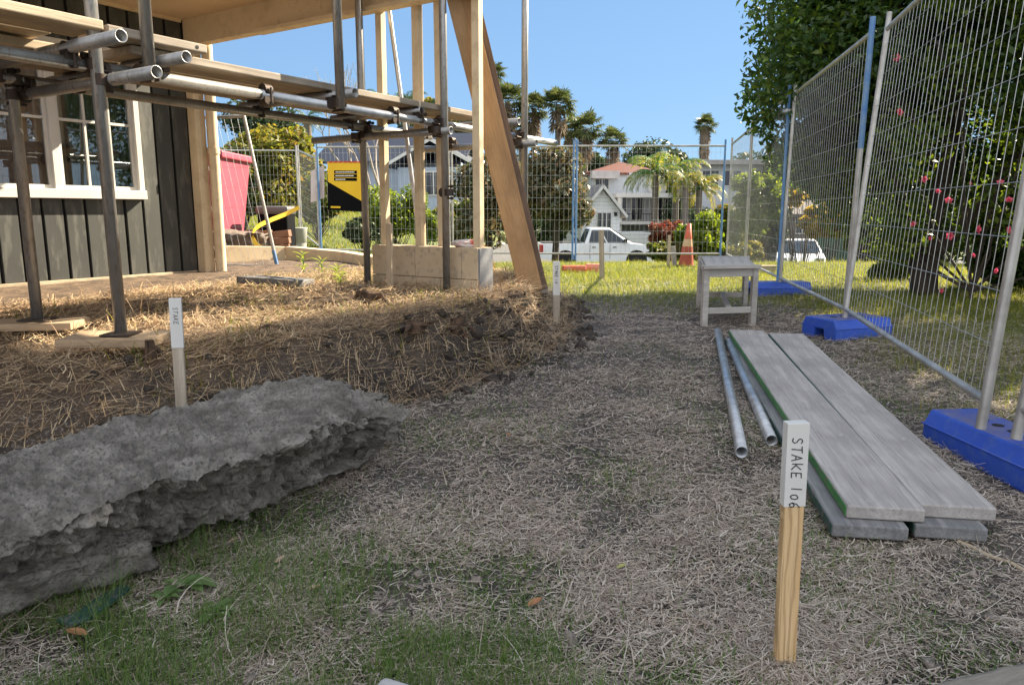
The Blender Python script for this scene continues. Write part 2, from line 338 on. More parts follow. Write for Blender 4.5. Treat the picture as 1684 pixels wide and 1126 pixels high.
# ---------------------------------------------------------------- house
C0 = Vector((-2.76, 6.52, 0)); U = Vector((.540, .842, 0)).normalized(); N = Vector((U.y, -U.x, 0)); ZV = Vector((0, 0, 1))
FZ = .335; ZS = 2.46; ZB = 2.255
def hp(ku, kn, z): return C0+U*ku+N*kn+ZV*z
house = thing('house', 'dark stained board house with cream porch beam, bare studs and white window', 'house', hp(-1.5, 0, FZ))
def wt(px):                                           # distance along the wall for a picture column
    r = ray(px, 300)[0]; return (r*C0.y-C0.x)/(U.x-r*U.y)
wt0, wt1 = -2.62, -.455                               # window opening along the wall
mb = MB(); gap = MB(); k = 0.0
WZ0, WZ1 = .985, 2.12
while k > -6.0:
    w = .148+random.uniform(-.004, .004); a, b = k-w, k
    segs = [(FZ+.05, WZ0), (WZ1, ZS)] if (b > wt0+.01 and a < wt1-.01) else [(FZ+.05, ZS)]
    for z0, z1 in segs:
        c = hp((a+b)/2, -.012+random.uniform(-.002, .002), (z0+z1)/2)
        mb.bar(hp((a+b)/2, -.012, z0), hp((a+b)/2, -.012, z1), w-.014, .024, U)
    k -= .155
obj('wall_cladding', mb, BOARD, house, bevel=.003)
for a, b, z0, z1 in ((-6, wt0, FZ, ZS), (wt1, 0, FZ, ZS), (wt0, wt1, FZ, WZ0), (wt0, wt1, WZ1, ZS)):
    gap.bar(hp((a+b)/2, -.075, z0), hp((a+b)/2, -.075, z1), b-a, .09, U)
gap.bar(hp(.03, -.06, FZ-.1), hp(.03, -.06, ZS), .16, .09, U)
for kk in (1.0, 2.0): gap.bar(hp(-3, -kk*1.5, FZ), hp(-3, -kk*1.5, ZS), 6.0, .04, U)
gap.bar(hp(.02, -1.6, FZ), hp(.02, -1.6, ZS), 3.0, .04, N)
obj('wall', gap, BLACK, house)
obj('kickboard', MB().bar(hp(-6, .012, FZ+.025), hp(-.02, .012, FZ+.025), .05, .02), PALEW, house, bevel=.003)
win = obj('window', MB(), WHITE, house)
def wbar(a, b, z0, z1, d=.05, kn=.0):
    return MB().bar(hp((a+b)/2, kn, z0), hp((a+b)/2, kn, z1), abs(b-a), d, U)
fr = MB()
for a, b, z0, z1, d, kn in ((wt0, wt1, WZ0, WZ0+.07, .09, .02), (wt0, wt1, WZ1-.05, WZ1, .06, .01), (wt1-.045, wt1, WZ0+.07, WZ1-.05, .06, .01), (wt0, wt0+.045, WZ0+.07, WZ1-.05, .06, .01), (-1.145, -1.085, WZ0+.07, WZ1-.05, .06, .008)):
    f2 = wbar(a, b, z0, z1, d, kn); fr.add(f2.v, f2.f)
me = fr.mesh('window_frame'); win.data = me; me.materials.append(WHITE)
bv = win.modifiers.new('bevel', 'BEVEL'); bv.width = .004; bv.segments = 2
sash = MB()
for a, b in ((-1.085, wt1-.045), (wt0+.045, -1.145)):
    z0, z1 = WZ0+.07, WZ1-.05
    for p in ((a, b, z0, z0+.028), (a, b, z1-.028, z1), (a, a+.025, z0+.028, z1-.028), (b-.025, b, z0+.028, z1-.028), (a+.025, b-.025, 1.548, 1.568)):
        f2 = wbar(*p, .035, -.005); sash.add(f2.v, f2.f)
    if a > -1.2:
        for mx in (a+(b-a)*.36, a+(b-a)*.68):
            for zz in ((z0+.028, 1.548), (1.568, z1-.028)):
                f2 = wbar(mx-.009, mx+.009, *zz, .03, -.005); sash.add(f2.v, f2.f)
obj('sash', sash, WHITE, win, bevel=.002)
obj('pane', MB().bar(hp((wt0+wt1)/2, -.008, WZ0+.08), hp((wt0+wt1)/2, -.008, WZ1-.06), wt1-wt0-.12, .004, U), GLASS, win)
cb = MB(); n = 46; a, b = wt0, -1.12; pts = [(a+(b-a)*i/n, -.06+.008*math.sin(i*1.35)) for i in range(n+1)]
for i in range(n): cb.quad(hp(*pts[i], WZ0), hp(*pts[i+1], WZ0), hp(*pts[i+1], WZ1), hp(*pts[i], WZ1))
obj('pane_backing', cb, REFLB, win)
cb = MB(); pts = [(-1.08+.13*i/8, -.16+.014*math.sin(i*1.7)) for i in range(9)]
for i in range(8): cb.quad(hp(*pts[i], WZ0), hp(*pts[i+1], WZ0), hp(*pts[i+1], WZ1), hp(*pts[i], WZ1))
obj('pane_backing', cb, CURTL, win, label='pale drape edge drawn beside the mullion')
# corner trim, downpipe, beam, soffit, roof
obj('corner_post', MB().bar(hp(.055, .045, FZ-.05), hp(.055, .045, ZB), .11, .085, U).bar(hp(.02, .10, FZ), hp(.02, .10, ZB-.12), .05, .03, U), CREAM, house, bevel=.004)
dp = MB().tube([hp(.14, .13, FZ-.03), hp(.14, .13, 1.2), hp(.14, .13, 2.3)], .045, 20); dp.tube([hp(.14, .13, 1.38), hp(.14, .13, 1.43)], .052, 20)
obj('downpipe', dp, CREAM, house)
obj('beam', MB().bar(hp(.06, 0, (ZB+ZS)/2+.03), hp(.06, 4.6, (ZB+ZS)/2+.03), ZS-ZB+.06, .09, ZV).bar(hp(.01, .95, ZB-.008), hp(.01, 4.6, ZB-.008), .03, .09, ZV), CREAM, house, bevel=.004)
obj('soffit', MB().bar(hp(-6, 1.3, ZS+.012), hp(.1, 1.3, ZS+.012), 2.62, .024, N), SOFF, house)
cb = MB(); pts = [(-.95+.50*i/30, -.09+.010*math.sin(i*1.5)) for i in range(31)]
for i in range(30): cb.quad(hp(*pts[i], WZ0), hp(*pts[i+1], WZ0), hp(*pts[i+1], WZ1), hp(*pts[i], WZ1))
obj('pane_backing', cb, mat('reflected_green', (.34, .34, .26), (.20, .21, .15), 5, .8, 0, .1, sc=(4, 4, .8)), win, label='thin grey green sheet standing in for greenery reflected in the panes')  # added sheet, its tint imitates greenery mirrored in the glass
obj('cornice', MB().bar(hp(-6, .015, ZS-.012), hp(-.01, .015, ZS-.012), .03, .022, ZV), CREAM, house)
obj('roof', MB().bar(hp(-6, .2, ZS+.16), hp(.32, .2, ZS+.16), 5.2, .25, N), mat('roof_edge', (.30, .24, .17), None, 2, .7), house)
def bt(px):                                           # distance along the beam line for a picture column at row 330
    r = ray(px, 330)[0]; return (r*C0.y-C0.x)/(N.x-r*N.y)
for i, px in enumerate((621, 679, 716, 776)):
    kn = bt(px); w = (.052, .058, .052, .056)[i]
    obj('stud', MB().bar(hp(.075, kn, .64), hp(.075, kn+random.uniform(-.01, .01), ZB+.02), w, .05, N), CREAM, house, bevel=.003)
# block plinth under the studs
blk = thing('block_wall', 'low cream painted concrete block wall with a grey bare end, carrying the studs', 'wall', hp(.06, 2.5, .3), None)
b0, b1 = bt(611), bt(786)
mbk = MB()
for zi, (z0, z1) in enumerate(((.22, .44), (.444, .652))):
    e = b0; st = .40 if zi else .22
    while e < b1-.02:
        f = min(e+st, b1); mbk.bar(hp(.075, (e+f)/2, z0), hp(.075, (e+f)/2, z1), f-e-.003, .175, N); e = f; st = .40
obj('blocks', mbk, mat('cream_block', (.60, .47, .31), (.52, .40, .26), 4, .85, 0, .5, c3=(.40, .32, .22), fine=22), blk, bevel=.003)
obj('end_face', MB().bar(hp(.075, b1+.006, .25), hp(.075, b1+.006, .648), .014, .15, N), mat('bare_block', (.25, .255, .26), (.19, .195, .20), 8, .9, 0, .5), blk, label='bare grey end of the block wall')
tag(obj('metal_prop', MB().tube([at(640, 18, 5.62), at(667, 215, 5.55), at(692, 404, 5.48)], .016, 12).box(at(692, 405, 5.48), (.06, .05, .03)), GALV), 'slim silver prop leaning behind the cream studs, its foot on the block wall', 'prop')
tag(obj('crumpled_wrapper', MB(), None), 'crumpled red and white plastic wrapper lying on top of the block wall', 'wrapper')
wr = bpy.data.objects['crumpled_wrapper']
bm = bmesh.new(); bmesh.ops.create_icosphere(bm, subdivisions=3, radius=1)
wc = hp(.06, bt(760), .675)
for v in bm.verts:
    s_ = 1+.35*(float(fbm(v.co.x*2+5, v.co.y*2+v.co.z*3))-.5)*2
    v.co = Vector((v.co.x*.11*s_, v.co.y*.045*s_, v.co.z*.032*s_))+wc
me = bpy.data.meshes.new('crumpled_wrapper'); bm.to_mesh(me); bm.free(); wr.data = me
me.materials.append(mat('wrapper_plastic', (.62, .12, .08), (.65, .58, .52), 11, .5, 0, .2, lo=.46, hi=.54))
# patio slab
mb = MB(); pz = FZ+.012
mb.box((0, 0, -.06), (5.6, 1.25, .12))
tag(obj('patio', mb, AGG, None, Matrix.Translation(hp(-2.0, .62, pz)) @ Matrix((U, N, ZV)).transposed().to_4x4() , bevel=.01), kind='structure')
# ---------------------------------------------------------------- scaffold
P1 = Vector((-1.50, 3.24, 0))
def sp(t, o, z): return P1+U*t+N*o+ZV*z
sc = thing('scaffold', 'steel tube scaffold of clamped standards, ledgers and short transoms round the porch', 'scaffold', sp(1, -.35, .35))
R = .0245
def coupler(c, d1, d2):                                # clamp joining two tubes
    c = Vector(c); m = MB(); d1 = Vector(d1).normalized(); d2 = Vector(d2).normalized()
    cr = d1.cross(d2).normalized()
    m.tube([c-d1*.022-cr*.02, c+d1*.022-cr*.02], R+.006, 14); m.tube([c-d2*.022+cr*.02, c+d2*.022+cr*.02], R+.006, 14)
    for s_ in (-1, 1):
        m.tube([c+d2*.038*s_-cr*.03, c+d2*.038*s_+cr*.042], .006, 8); m.tube([c+d2*.038*s_+cr*.036, c+d2*.038*s_+cr*.050], .010, 6)
    m.bar(c+d1*.045-cr*.01, c+d1*.075-cr*.01, .02, .02)
    o = obj('coupler', m, DARKST, sc); return o
FT = {}
stds = [(-.237, 0, .373), (-.234, -.7, .38), (1.963, -.7, .348), (1.976, 0, .345), (2.953, 0, .303)]
for t, o, z in stds: obj('standard', MB().pipe(sp(t, o, z+.012), sp(t, o, 3.6), R), SCAF, sc)
for t, o, z0 in ((-.05, .055, 1.44), (1.02, .05, 1.42), (2.02, -.75, 1.4)): obj('standard', MB().pipe(sp(t, o, z0), sp(t, o, 3.6), R), SCAF, sc)
ZL = 1.452
obj('ledger', MB().pipe(sp(-2.6, -.052, ZL), sp(.58, -.052, ZL-.003), R), SCAF, sc)
obj('ledger', MB().pipe(sp(.58, -.052, ZL-.003), sp(3.52, -.052, ZL-.012), R), GALV, sc)
obj('ledger', MB().pipe(sp(-2.6, -.652, ZL+.005), sp(2.65, -.652, ZL+.0), R), SCAF, sc)
trans = [(-.19, .32, -.86, ZL-.052), (-.31, .31, -.95, ZL+.055), (.03, .19, -.9, ZL+.052), (1.93, .09, -1.15, ZL-.062), (2.56, .20, -.9, ZL+.048), (2.91, .13, -.95, ZL-.065), (1.78, -.02, -.8, ZL+.05), (1.06, .12, -.8, ZL+.05)]
for t, a, b, z in trans:
    obj('transom', MB().pipe(sp(t, a, z), sp(t, b, z), R), SCAF if t > 0 else wood('dull_steel_%d' % (t*100), (.44, .42, .38), (.28, .25, .21), .5, 3) if False else SCAF, sc)
    for o in (-.052, -.652): coupler(sp(t+.0, o, (z+ZL)/2), U, N)
for t, o, z in stds: coupler(sp(t, -.03 if o == 0 else -.675, ZL), U, ZV)
for t, o in ((-.05, .02), (1.02, .02), (2.02, -.7)): coupler(sp(t, o, ZL), U, ZV)
for t in (-.19, 1.93, 2.91):
    for o in (0.0, -.7): coupler(sp(t-.02, o, ZL-.058), N, ZV)
coupler(sp(1.976, .01, 1.01), U, ZV); coupler(sp(.62, -.052, ZL), U, N); coupler(sp(1.55, -.052, ZL), U, N)
# planks
def plank(t0, t1, o, z, m, label, w=.225, th=.036, hole=False, yaw=0):
    a = sp(t0, o-w/2, z); b = sp(t1, o-w/2+yaw, z)
    p = timber('scaffold_plank', a, b, w, th, N, m, None, .005)
    tag(p, label, 'plank', 'planks laid on the scaffold'); return p
plank(-.06, 2.49, -.045, 1.545, PLANK, 'long scaffold plank on the outer edge, running right to the leaning plywood')
plank(-.9, 2.3, -.29, 1.545, PLANKL, 'long scaffold plank laid just inside the outermost long one', yaw=.01)
plank(-.9, 2.2, -.53, 1.545, PLANK, 'long scaffold plank nearest the house wall')
plank(-2.4, -.225, .055, 1.592, PLANKL, 'clean yellow plank ending above the open tube end at far left')
pd = plank(-.205, .235, .045, 1.585, PLANK, 'short plank end with a dark bolt hole, lying over the long plank')
obj('bolt_hole', MB().tube([sp(.185, .045, 1.585), sp(.185, .0465, 1.585)], .008, 14), BLACK, pd)
plank(-2.4, -.3, -.19, 1.592, PLANKL, 'pale plank beside the clean yellow one, over the window', yaw=.0)
plank(-2.4, -.34, -.43, 1.592, PLANK, 'inner grey plank at the left, close to the window head')
# sole boards under the standards
def pad(t, o, l, w, ang, label, m, z=None):
    c = sp(t, o, 0); c.z = z if z else gz(c.x, c.y)+.014
    q = Matrix.Translation(c) @ Matrix.Rotation(ang, 4, 'Z') @ Matrix.Rotation(random.uniform(-.03, .03), 4, 'X')
    p = obj('sole_board', MB().box((0, 0, 0), (l, w, .034)), m, None, q, .004)
    tag(p, label, 'sole board', 'sole boards under the scaffold standards'); return p
PADW = wood('sole_board_wood', (.50, .36, .22), (.34, .235, .14), .8, 14)
pads = [pad(-.26, -.72, .44, .22, .15, 'timber sole board under the scaffold leg furthest left', PADW, .368), pad(-.25, -.02, .38, .22, .05, 'timber sole board half buried in straw behind the left stake', PADW, .362), pad(1.96, .0, .36, .24, .25, 'pale timber sole board in front of the block wall', PADW, .334), pad(2.95, -.02, .38, .2, .02, 'grey sole board at the foot of the leaning plywood', GREY, .292)]
for t, o, z in stds: obj('base_plate', MB().box(sp(t, o, z+.012), (.12, .12, .007)), DARKST, sc)
# leaning plywood
pl = thing('leaning_plywood', 'long orange plywood plank leaning against the porch frame beside the tall standard', 'plywood', at(876, 478, 5.35))
for i, (dx, m) in enumerate(((0, PLY), (.045, wood('plywood_edge', (.20, .13, .085), (.12, .075, .05), .8, 40)))):
    p0 = at(874, 480, 5.35)+Vector((dx*.9, dx*.35, 0)); p1 = at(742, -60, 5.0)+Vector((dx*.9, dx*.35, 0))
    d = (p1-p0).normalized(); s_ = Vector((.97, .22, 0)); wd = (.165, .165)[i]
    obj('sheet' if i == 0 else 'backing_strip', MB().box((0, 0, 0), ((p1-p0).length, wd, .022)), m, pl, frame(p0+Vector((0, .02*i, 0)), p1+Vector((0, .02*i, 0)), s_), .002)
# ---------------------------------------------------------------- temporary fence
FG = 'temporary fence panels round the site'
def panel(b0, b1, label, h=1.88, lean=(0, 0, 0), blue=(0, 0), z0=.12, dx=.075, dz=.19, skew=None, up=.10):
    b0 = Vector(b0); b1 = Vector(b1); ln = Vector(lean)
    L = ZV*h+ln
    t = thing('temporary_fence', label, 'fence panel', ((b0.x+b1.x)/2, (b0.y+b1.y)/2, min(b0.z, b1.z)), FG)
    r = .0175
    for i, b in enumerate((b0, b1)):
        if blue[i] == 1:
            obj('post', MB().tube([b, b+L*.62], r, 10), FENCE, t); obj('post_top', MB().tube([b+L*.62, b+L*(1+up/h)], r+.001, 10), FBLUE, t, label='blue painted upper half of the post')
        else:
            obj('post', MB().tube([b, b+L*(1+up/h)], r, 10), FBLUE if blue[i] == 2 else FENCE, t)
    d = (b1-b0); n = max(2, int(d.length/dx))
    for f, nm in ((.055, 'bottom_rail'), (1.0, 'top_rail')): obj(nm, MB().tube([b0+L*f, b1+L*f], r*.9, 8), FENCE if blue[0] != 3 else FBLUE, t)
    m = MB(); sd = d.normalized()
    for i in range(1, n):
        p = b0+d*i/n; o = Vector((0, 0, 0)); m.tube([p+L*.06, p+L*.995], .0016, 4, False)
    k = int(h*.94/dz)
    for j in range(1, k+1):
        f = .06+.935*j/(k+.5); m.tube([b0+L*f+d.cross(L).normalized()*.003, b1+L*f+d.cross(L).normalized()*.003], .0016, 4, False)
    obj('wire_mesh', m, WIRE, t); return t
fp = [(1.68, 2.49), (2.26, 4.96), (2.71, 7.5), (3.14, 10.0), (3.6, 12.5)]
def v3(p, z=.13): return Vector((p[0], p[1], z))
near = Vector((1.68, 2.47)); 
panel((1.70, 2.40, .13), (1.05+.75, .2, .13), 'nearest fence panel, cut off by the right edge of the photo', lean=(.17, 0, 0), blue=(0, 0))
panel((2.235, 4.93, .14), (1.655, 2.52, .13), 'tall grey fence panel before the pink flowered tree, leaning outwards', lean=(.13, 0, 0))
panel((2.27, 5.0, .13), (2.70, 7.44, .13), 'fence panel whose near post is blue in its upper half, behind the board stack', lean=(.03, 0, 0), blue=(1, 0))
panel((2.72, 7.56, .13), (3.13, 9.96, .13), 'fence panel with a blue near post, behind the small table', blue=(2, 0))
panel((3.15, 10.04, .10), (3.58, 12.4, .10), 'fence panel seen almost edge on, running into the far right corner', blue=(0, 0))
panel((3.5, 12.5, .10), (1.07, 12.52, .10), 'back fence panel right of the white pickup cab, blue at its right post', h=1.86, blue=(2, 2))
panel((1.02, 12.55, .10), (-1.02, 12.85, .10), 'back fence panel behind the leaning plywood and rear of the pickup', h=1.86, blue=(2, 0))
panel((-1.08, 12.9, .12), (-3.38, 13.2, .14), 'back fence panel carrying the yellow and black sign', h=1.86, blue=(0, 2))
panel((-3.42, 13.25, .20), (-4.05, 14.4, .42), 'narrow fence panel turning away beside the pale notice sheet', h=1.62, blue=(0, 0))
panel((-4.1, 14.45, .42), (-6.4, 14.7, .45), 'fence panel at far left in front of the yellow green hedge', h=1.62)
# panel standing askew by the house corner
la = at(459, 452, 7.4); lb = at(398, 190, 7.4); lt = lb-la
panel(la, la+Vector((-1.9, .5, 0)), 'loose fence panel leaning askew against the house corner, blue at its foot', h=lt.z, lean=(lt.x, .05, 0), blue=(0, 0), z0=la.z)
tag(obj('post_sleeve', MB().tube([la+lt*-.005, la+lt*.16], .0195, 10), FBLUE, [o for o in COL.objects if o.name.startswith('temporary_fence')][-1]))
for c, lab in (((2.695, 7.5, 1.86), 'pale clamp joining two fence posts near the blue post tops'), ((1.045, 12.53, 1.75), 'steel clamp joining the back fence posts behind the pickup')):
    m = MB().box(c, (.10, .05, .035)).tube([Vector(c)-Vector((0, .04, 0)), Vector(c)+Vector((0, .04, 0))], .01, 8)
    tag(obj('fence_clamp', m, GALV, None, None, .004), lab, 'clamp', 'clamps on the fence')
# blue feet
def foot(c, ang, label, l=.56, w=.24, h=.145, m=FOOTB, col=None, name='ballast_block', tip=0):
    z = gz(c[0], c[1]); t = thing(name, label, 'fence foot', (c[0], c[1], z), 'plastic feet under the fence posts')
    M = Matrix.Translation(Vector((c[0], c[1], z-.015))) @ Matrix.Rotation(ang, 4, 'Z') @ Matrix.Rotation(tip, 4, 'Y')
    L, Wd = l/2, w/2; ch = .028
    # cross-section with sloped shoulders and a hand tunnel, pushed along the length
    prof = [(-Wd, 0), (-.05, 0), (-.04, h*.5), (.04, h*.5), (.05, 0), (Wd, 0), (Wd, h*.62), (Wd-ch, h), (-Wd+ch, h), (-Wd, h*.62)]
    mb = MB(); n = len(prof)
    vs = []
    for x, k in ((-L, 1), (-L+.10, 1), (L-.10, 1), (L, 1)):
        for i, (y, zz) in enumerate(prof):
            if abs(x) < L-.05 and 1 < i < 4: zz = .012 if False else h*.5
            vs.append(Vector((x, y, zz)))
    fs = [(s*n+i, s*n+(i+1) % n, (s+1)*n+(i+1) % n, (s+1)*n+i) for s in range(3) for i in range(n)]
    mb.add([M @ v for v in vs], fs)
    for base, rev in ((0, True), (3*n, False)):
        a, b = [0, 1, 2, 9], [3, 4, 5, 6]
        for f in ([0, 1, 2, 8, 9], [2, 3, 7, 8], [3, 4, 5, 6, 7]):
            f = [base+i for i in f]; mb.f.append(tuple(f[::-1] if rev else f)); mb.sm.append(False)
    obj('body', mb, m, t, None, .012)
    for x in (-.12, -.04, .04, .12): obj('post_hole', MB().tube([M @ Vector((x, 0, h-.004)), M @ Vector((x, 0, h+.0015))], .021, 14), BLACK, t)
    rb = MB()
    rb.tube([M @ Vector((-L-.001, -Wd-.001, h*.6)), M @ Vector((L+.001, -Wd-.001, h*.6))], .004, 6)
    rb.tube([M @ Vector((-L-.001, Wd+.001, h*.6)), M @ Vector((L+.001, Wd+.001, h*.6))], .004, 6)
    obj('seam', rb, m, t); return t
foot((1.80, 2.60), math.radians(-86), 'large blue plastic fence foot nearest the camera, at the right edge', l=.58, w=.25, h=.145)
foot((2.28, 4.98), math.radians(20), 'blue plastic fence foot with a hand hole, at the far end of the boards', l=.48, w=.32)
foot((2.70, 7.5), math.radians(4), 'blue plastic fence foot behind the small table', l=.60, w=.25)
ORF = ORANGE
foot((.98, 11.75), math.radians(8), 'faded orange plastic fence foot on the lawn below the pickup', l=.36, w=.22, h=.13, m=ORANGE)
foot((1.32, 11.95), math.radians(-14), 'paler orange fence foot touching the plywood side orange one on the right', l=.26, w=.22, h=.14, m=mat('pale_orange_plastic', (.66, .25, .16), (.58, .2, .12), 7, .6))
foot((-3.62, 12.4), math.radians(10), 'blue plastic foot far behind the house corner, beside the crate', l=.5, w=.25, h=.12)
# sign and notice on the back fence
sgY = 13.05
def sq(px, py, Y=sgY): return at(px, py, Y)
sg = thing('warning_sign', 'yellow and black site sign with a red dashed top edge, tied to the back fence', 'sign', sq(570, 345))
back = Vector((0, .02, 0))
obj('black_board', MB().prism([sq(539, 266), sq(539, 345), sq(604, 349), sq(604, 268)], back), SBLK, sg)
f = Vector((0, -.004, 0))
obj('yellow_field', MB().prism([p+f for p in (sq(538.5, 266), sq(539.5, 299), sq(604, 336), sq(604, 268))], -f*.9), YEL, sg)
bx = MB()
for i in range(3): bx.prism([p+f*2 for p in (sq(549.5, 280.5+i*6), sq(549.7, 285.3+i*6), sq(587, 285.8+i*6), sq(587, 281+i*6))], -f*.9)
obj('text_panel', bx, SBLK, sg); tx = MB()
for i, (x0, x1) in enumerate(((552, 583), (552, 582), (552, 568.5))):
    x = x0
    while x < x1-.6:
        w = random.uniform(1.6, 4.2); e = min(x+w, x1); tx.prism([p+f*3 for p in (sq(x, 282.2+i*6), sq(x, 284.2+i*6), sq(e, 284.3+i*6), sq(e, 282.3+i*6))], -f*.9); x = e+.5
obj('lettering', tx, WHITE, sg); rd = MB()
for i in range(8): rd.prism([p+f*2 for p in (sq(540+i*8, 267.8), sq(546.5+i*8, 268), sq(548.5+i*8, 265.4), sq(542+i*8, 265.2))], -f*.9)
obj('red_dashes', rd, mat('sign_red', (.62, .07, .02), None, 4, .5), sg)
obj('yellow_tab', MB().prism([p+f*2 for p in (sq(544, 339), sq(544, 342), sq(560, 342.4), sq(560, 339.4))], -f*.9), YEL, sg)
ws = MB(); P = [[sq(511+i*5.6, 281-i*2+j*13.2+.6*math.sin(i*2+j), 13.32+.03*math.sin(i*1.9+j)+i*-.02) for i in range(5)] for j in range(5)]
ws.add([p for r_ in P for p in r_]+[p+Vector((0, .004, 0)) for r_ in P for p in r_], [(j*5+i, j*5+i+1, j*5+i+6, j*5+i+5) for i in range(4) for j in range(4)]+[(25+j*5+i+5, 25+j*5+i+6, 25+j*5+i+1, 25+j*5+i) for i in range(4) for j in range(4)], True)
tag(obj('notice_sheet', ws, PAPER), 'pale pinkish notice sheet fixed to the fence left of the yellow sign', 'notice')
# ---------------------------------------------------------------- boards and tubes on the grass
def board(p0, p1, w, label, m=GREY, edge=None, edge2=None, th=.04, roll=0):
    p0 = Vector(p0); p1 = Vector(p1); d = (p1-p0).normalized(); s_ = Vector((d.y, -d.x, 0))
    c0 = p0+s_*w/2; c1 = p1+s_*w/2
    t = thing('scaffold_board', label, 'board', (c0+c1)/2, 'loose scaffold boards stacked on the grass')
    Mx = frame(c0, c1, s_); obj('plank', MB().box((0, 0, 0), ((p1-p0).length, w, th)), m, t, Mx, .005, seg=2)
    for e, sg_ in ((edge, -1), (edge2, 1)):
        if e: obj('painted_edge', MB().box((0, sg_*(w/2+.0012), 0), ((p1-p0).length-.012, .0026, th-.012)), e, t, Mx)
    return t
zb = lambda x, y, h: Vector((x, y, h))
TEAL = mat('teal_paint', (.02, .13, .12), (.015, .08, .075), 9, .6, 0, .2)
board((.967, 2.02, .030), (1.385, 4.66, .128), .212, 'upper scaffold board on the left with a bright green painted edge', GREY, GPAINT)
board((1.183, 2.03, .030), (1.603, 4.56, .124), .205, 'upper scaffold board on the right of the stack, edge against its neighbour', GREY, TEAL)
DK = wood('dirty_board', (.27, .26, .25), (.15, .148, .145), .85, 26, (.10, .10, .105))
board((.915, 1.99, -.013), (1.345, 4.60, .086), .205, 'lower scaffold board on the left with dull dark green edge paint', DK, DGREEN)
b4 = board((1.15, 1.985, -.013), (1.60, 4.5, .082), .19, 'lower blackish scaffold board at the right, mostly covered', DK, DGREEN)
for x, e in ((.912, 'green'),):
    pass
def tubeobj(px0, py0, px1, py1, label):
    a = gnd(px0, py0); b = gnd(px1, py1); a.z = H(a.x, a.y)+.030; b.z = H(b.x, b.y)+.034
    tag(obj('scaffold_tube', MB().pipe(a, b, .0235, .004, 20), GALV), label, 'tube', 'loose scaffold tubes lying on the grass')
tubeobj(1219, 757, 1180, 553, 'loose galvanised tube lying furthest left, open end towards the camera')
tubeobj(1268, 739, 1199, 572, 'loose galvanised tube lying against the board stack')
# ---------------------------------------------------------------- small slatted table
TL = [Vector((1.405, 5.36)), Vector((1.785, 5.44)), Vector((1.655, 6.50)), Vector((2.035, 6.44))]
tz = float(H(1.6, 5.8)); tb = thing('garden_table', 'low silvered wooden garden table with an H stretcher, beside the fence', 'table', (1.7, 5.9, tz))
mb = MB()
fl, fr_, bl, br = [Vector((p.x, p.y, 0)) for p in TL]
hz = tz+.425
for i, p in enumerate((fl, fr_, bl, br)):
    obj('leg', MB().bar(Vector((p.x, p.y, gz(p.x, p.y)-.02)), Vector((p.x, p.y, hz-.002)), .044, .040, fr_-fl), TABLE, tb, None, .004)
ue = (fr_-fl).normalized(); ve = (bl-fl).normalized()
def tm(a, b, z, w, t, nm='apron'): return timber(nm, Vector((a.x, a.y, z)), Vector((b.x, b.y, z)), t, w, (b-a).cross(ZV), TABLE, tb, .003)
for a, b in ((fl, fr_), (bl, br), (fl, bl), (fr_, br)): tm(a, b, hz-.034, .06, .022)
for a, b in ((fl, fr_), (bl, br)): tm(a, b, tz+.115, .045, .022, 'stretcher')
tm((fl+fr_)/2, (bl+br)/2, tz+.125, .028, .04, 'stretcher')
nsl = 5
for i in range(nsl):
    k = (i+.5)/nsl; a = fl.lerp(fr_, k)-ve*.03; b = bl.lerp(br, k)+ve*.03
    tm(a, b, hz+.010, .02, .074, 'slat')
for a, b in ((fl-ve*.035-ue*.03, fr_-ve*.035+ue*.03), (bl+ve*.035-ue*.03, br+ve*.035+ue*.03)): tm(a, b, hz+.0105, .024, .05, 'top_rail')
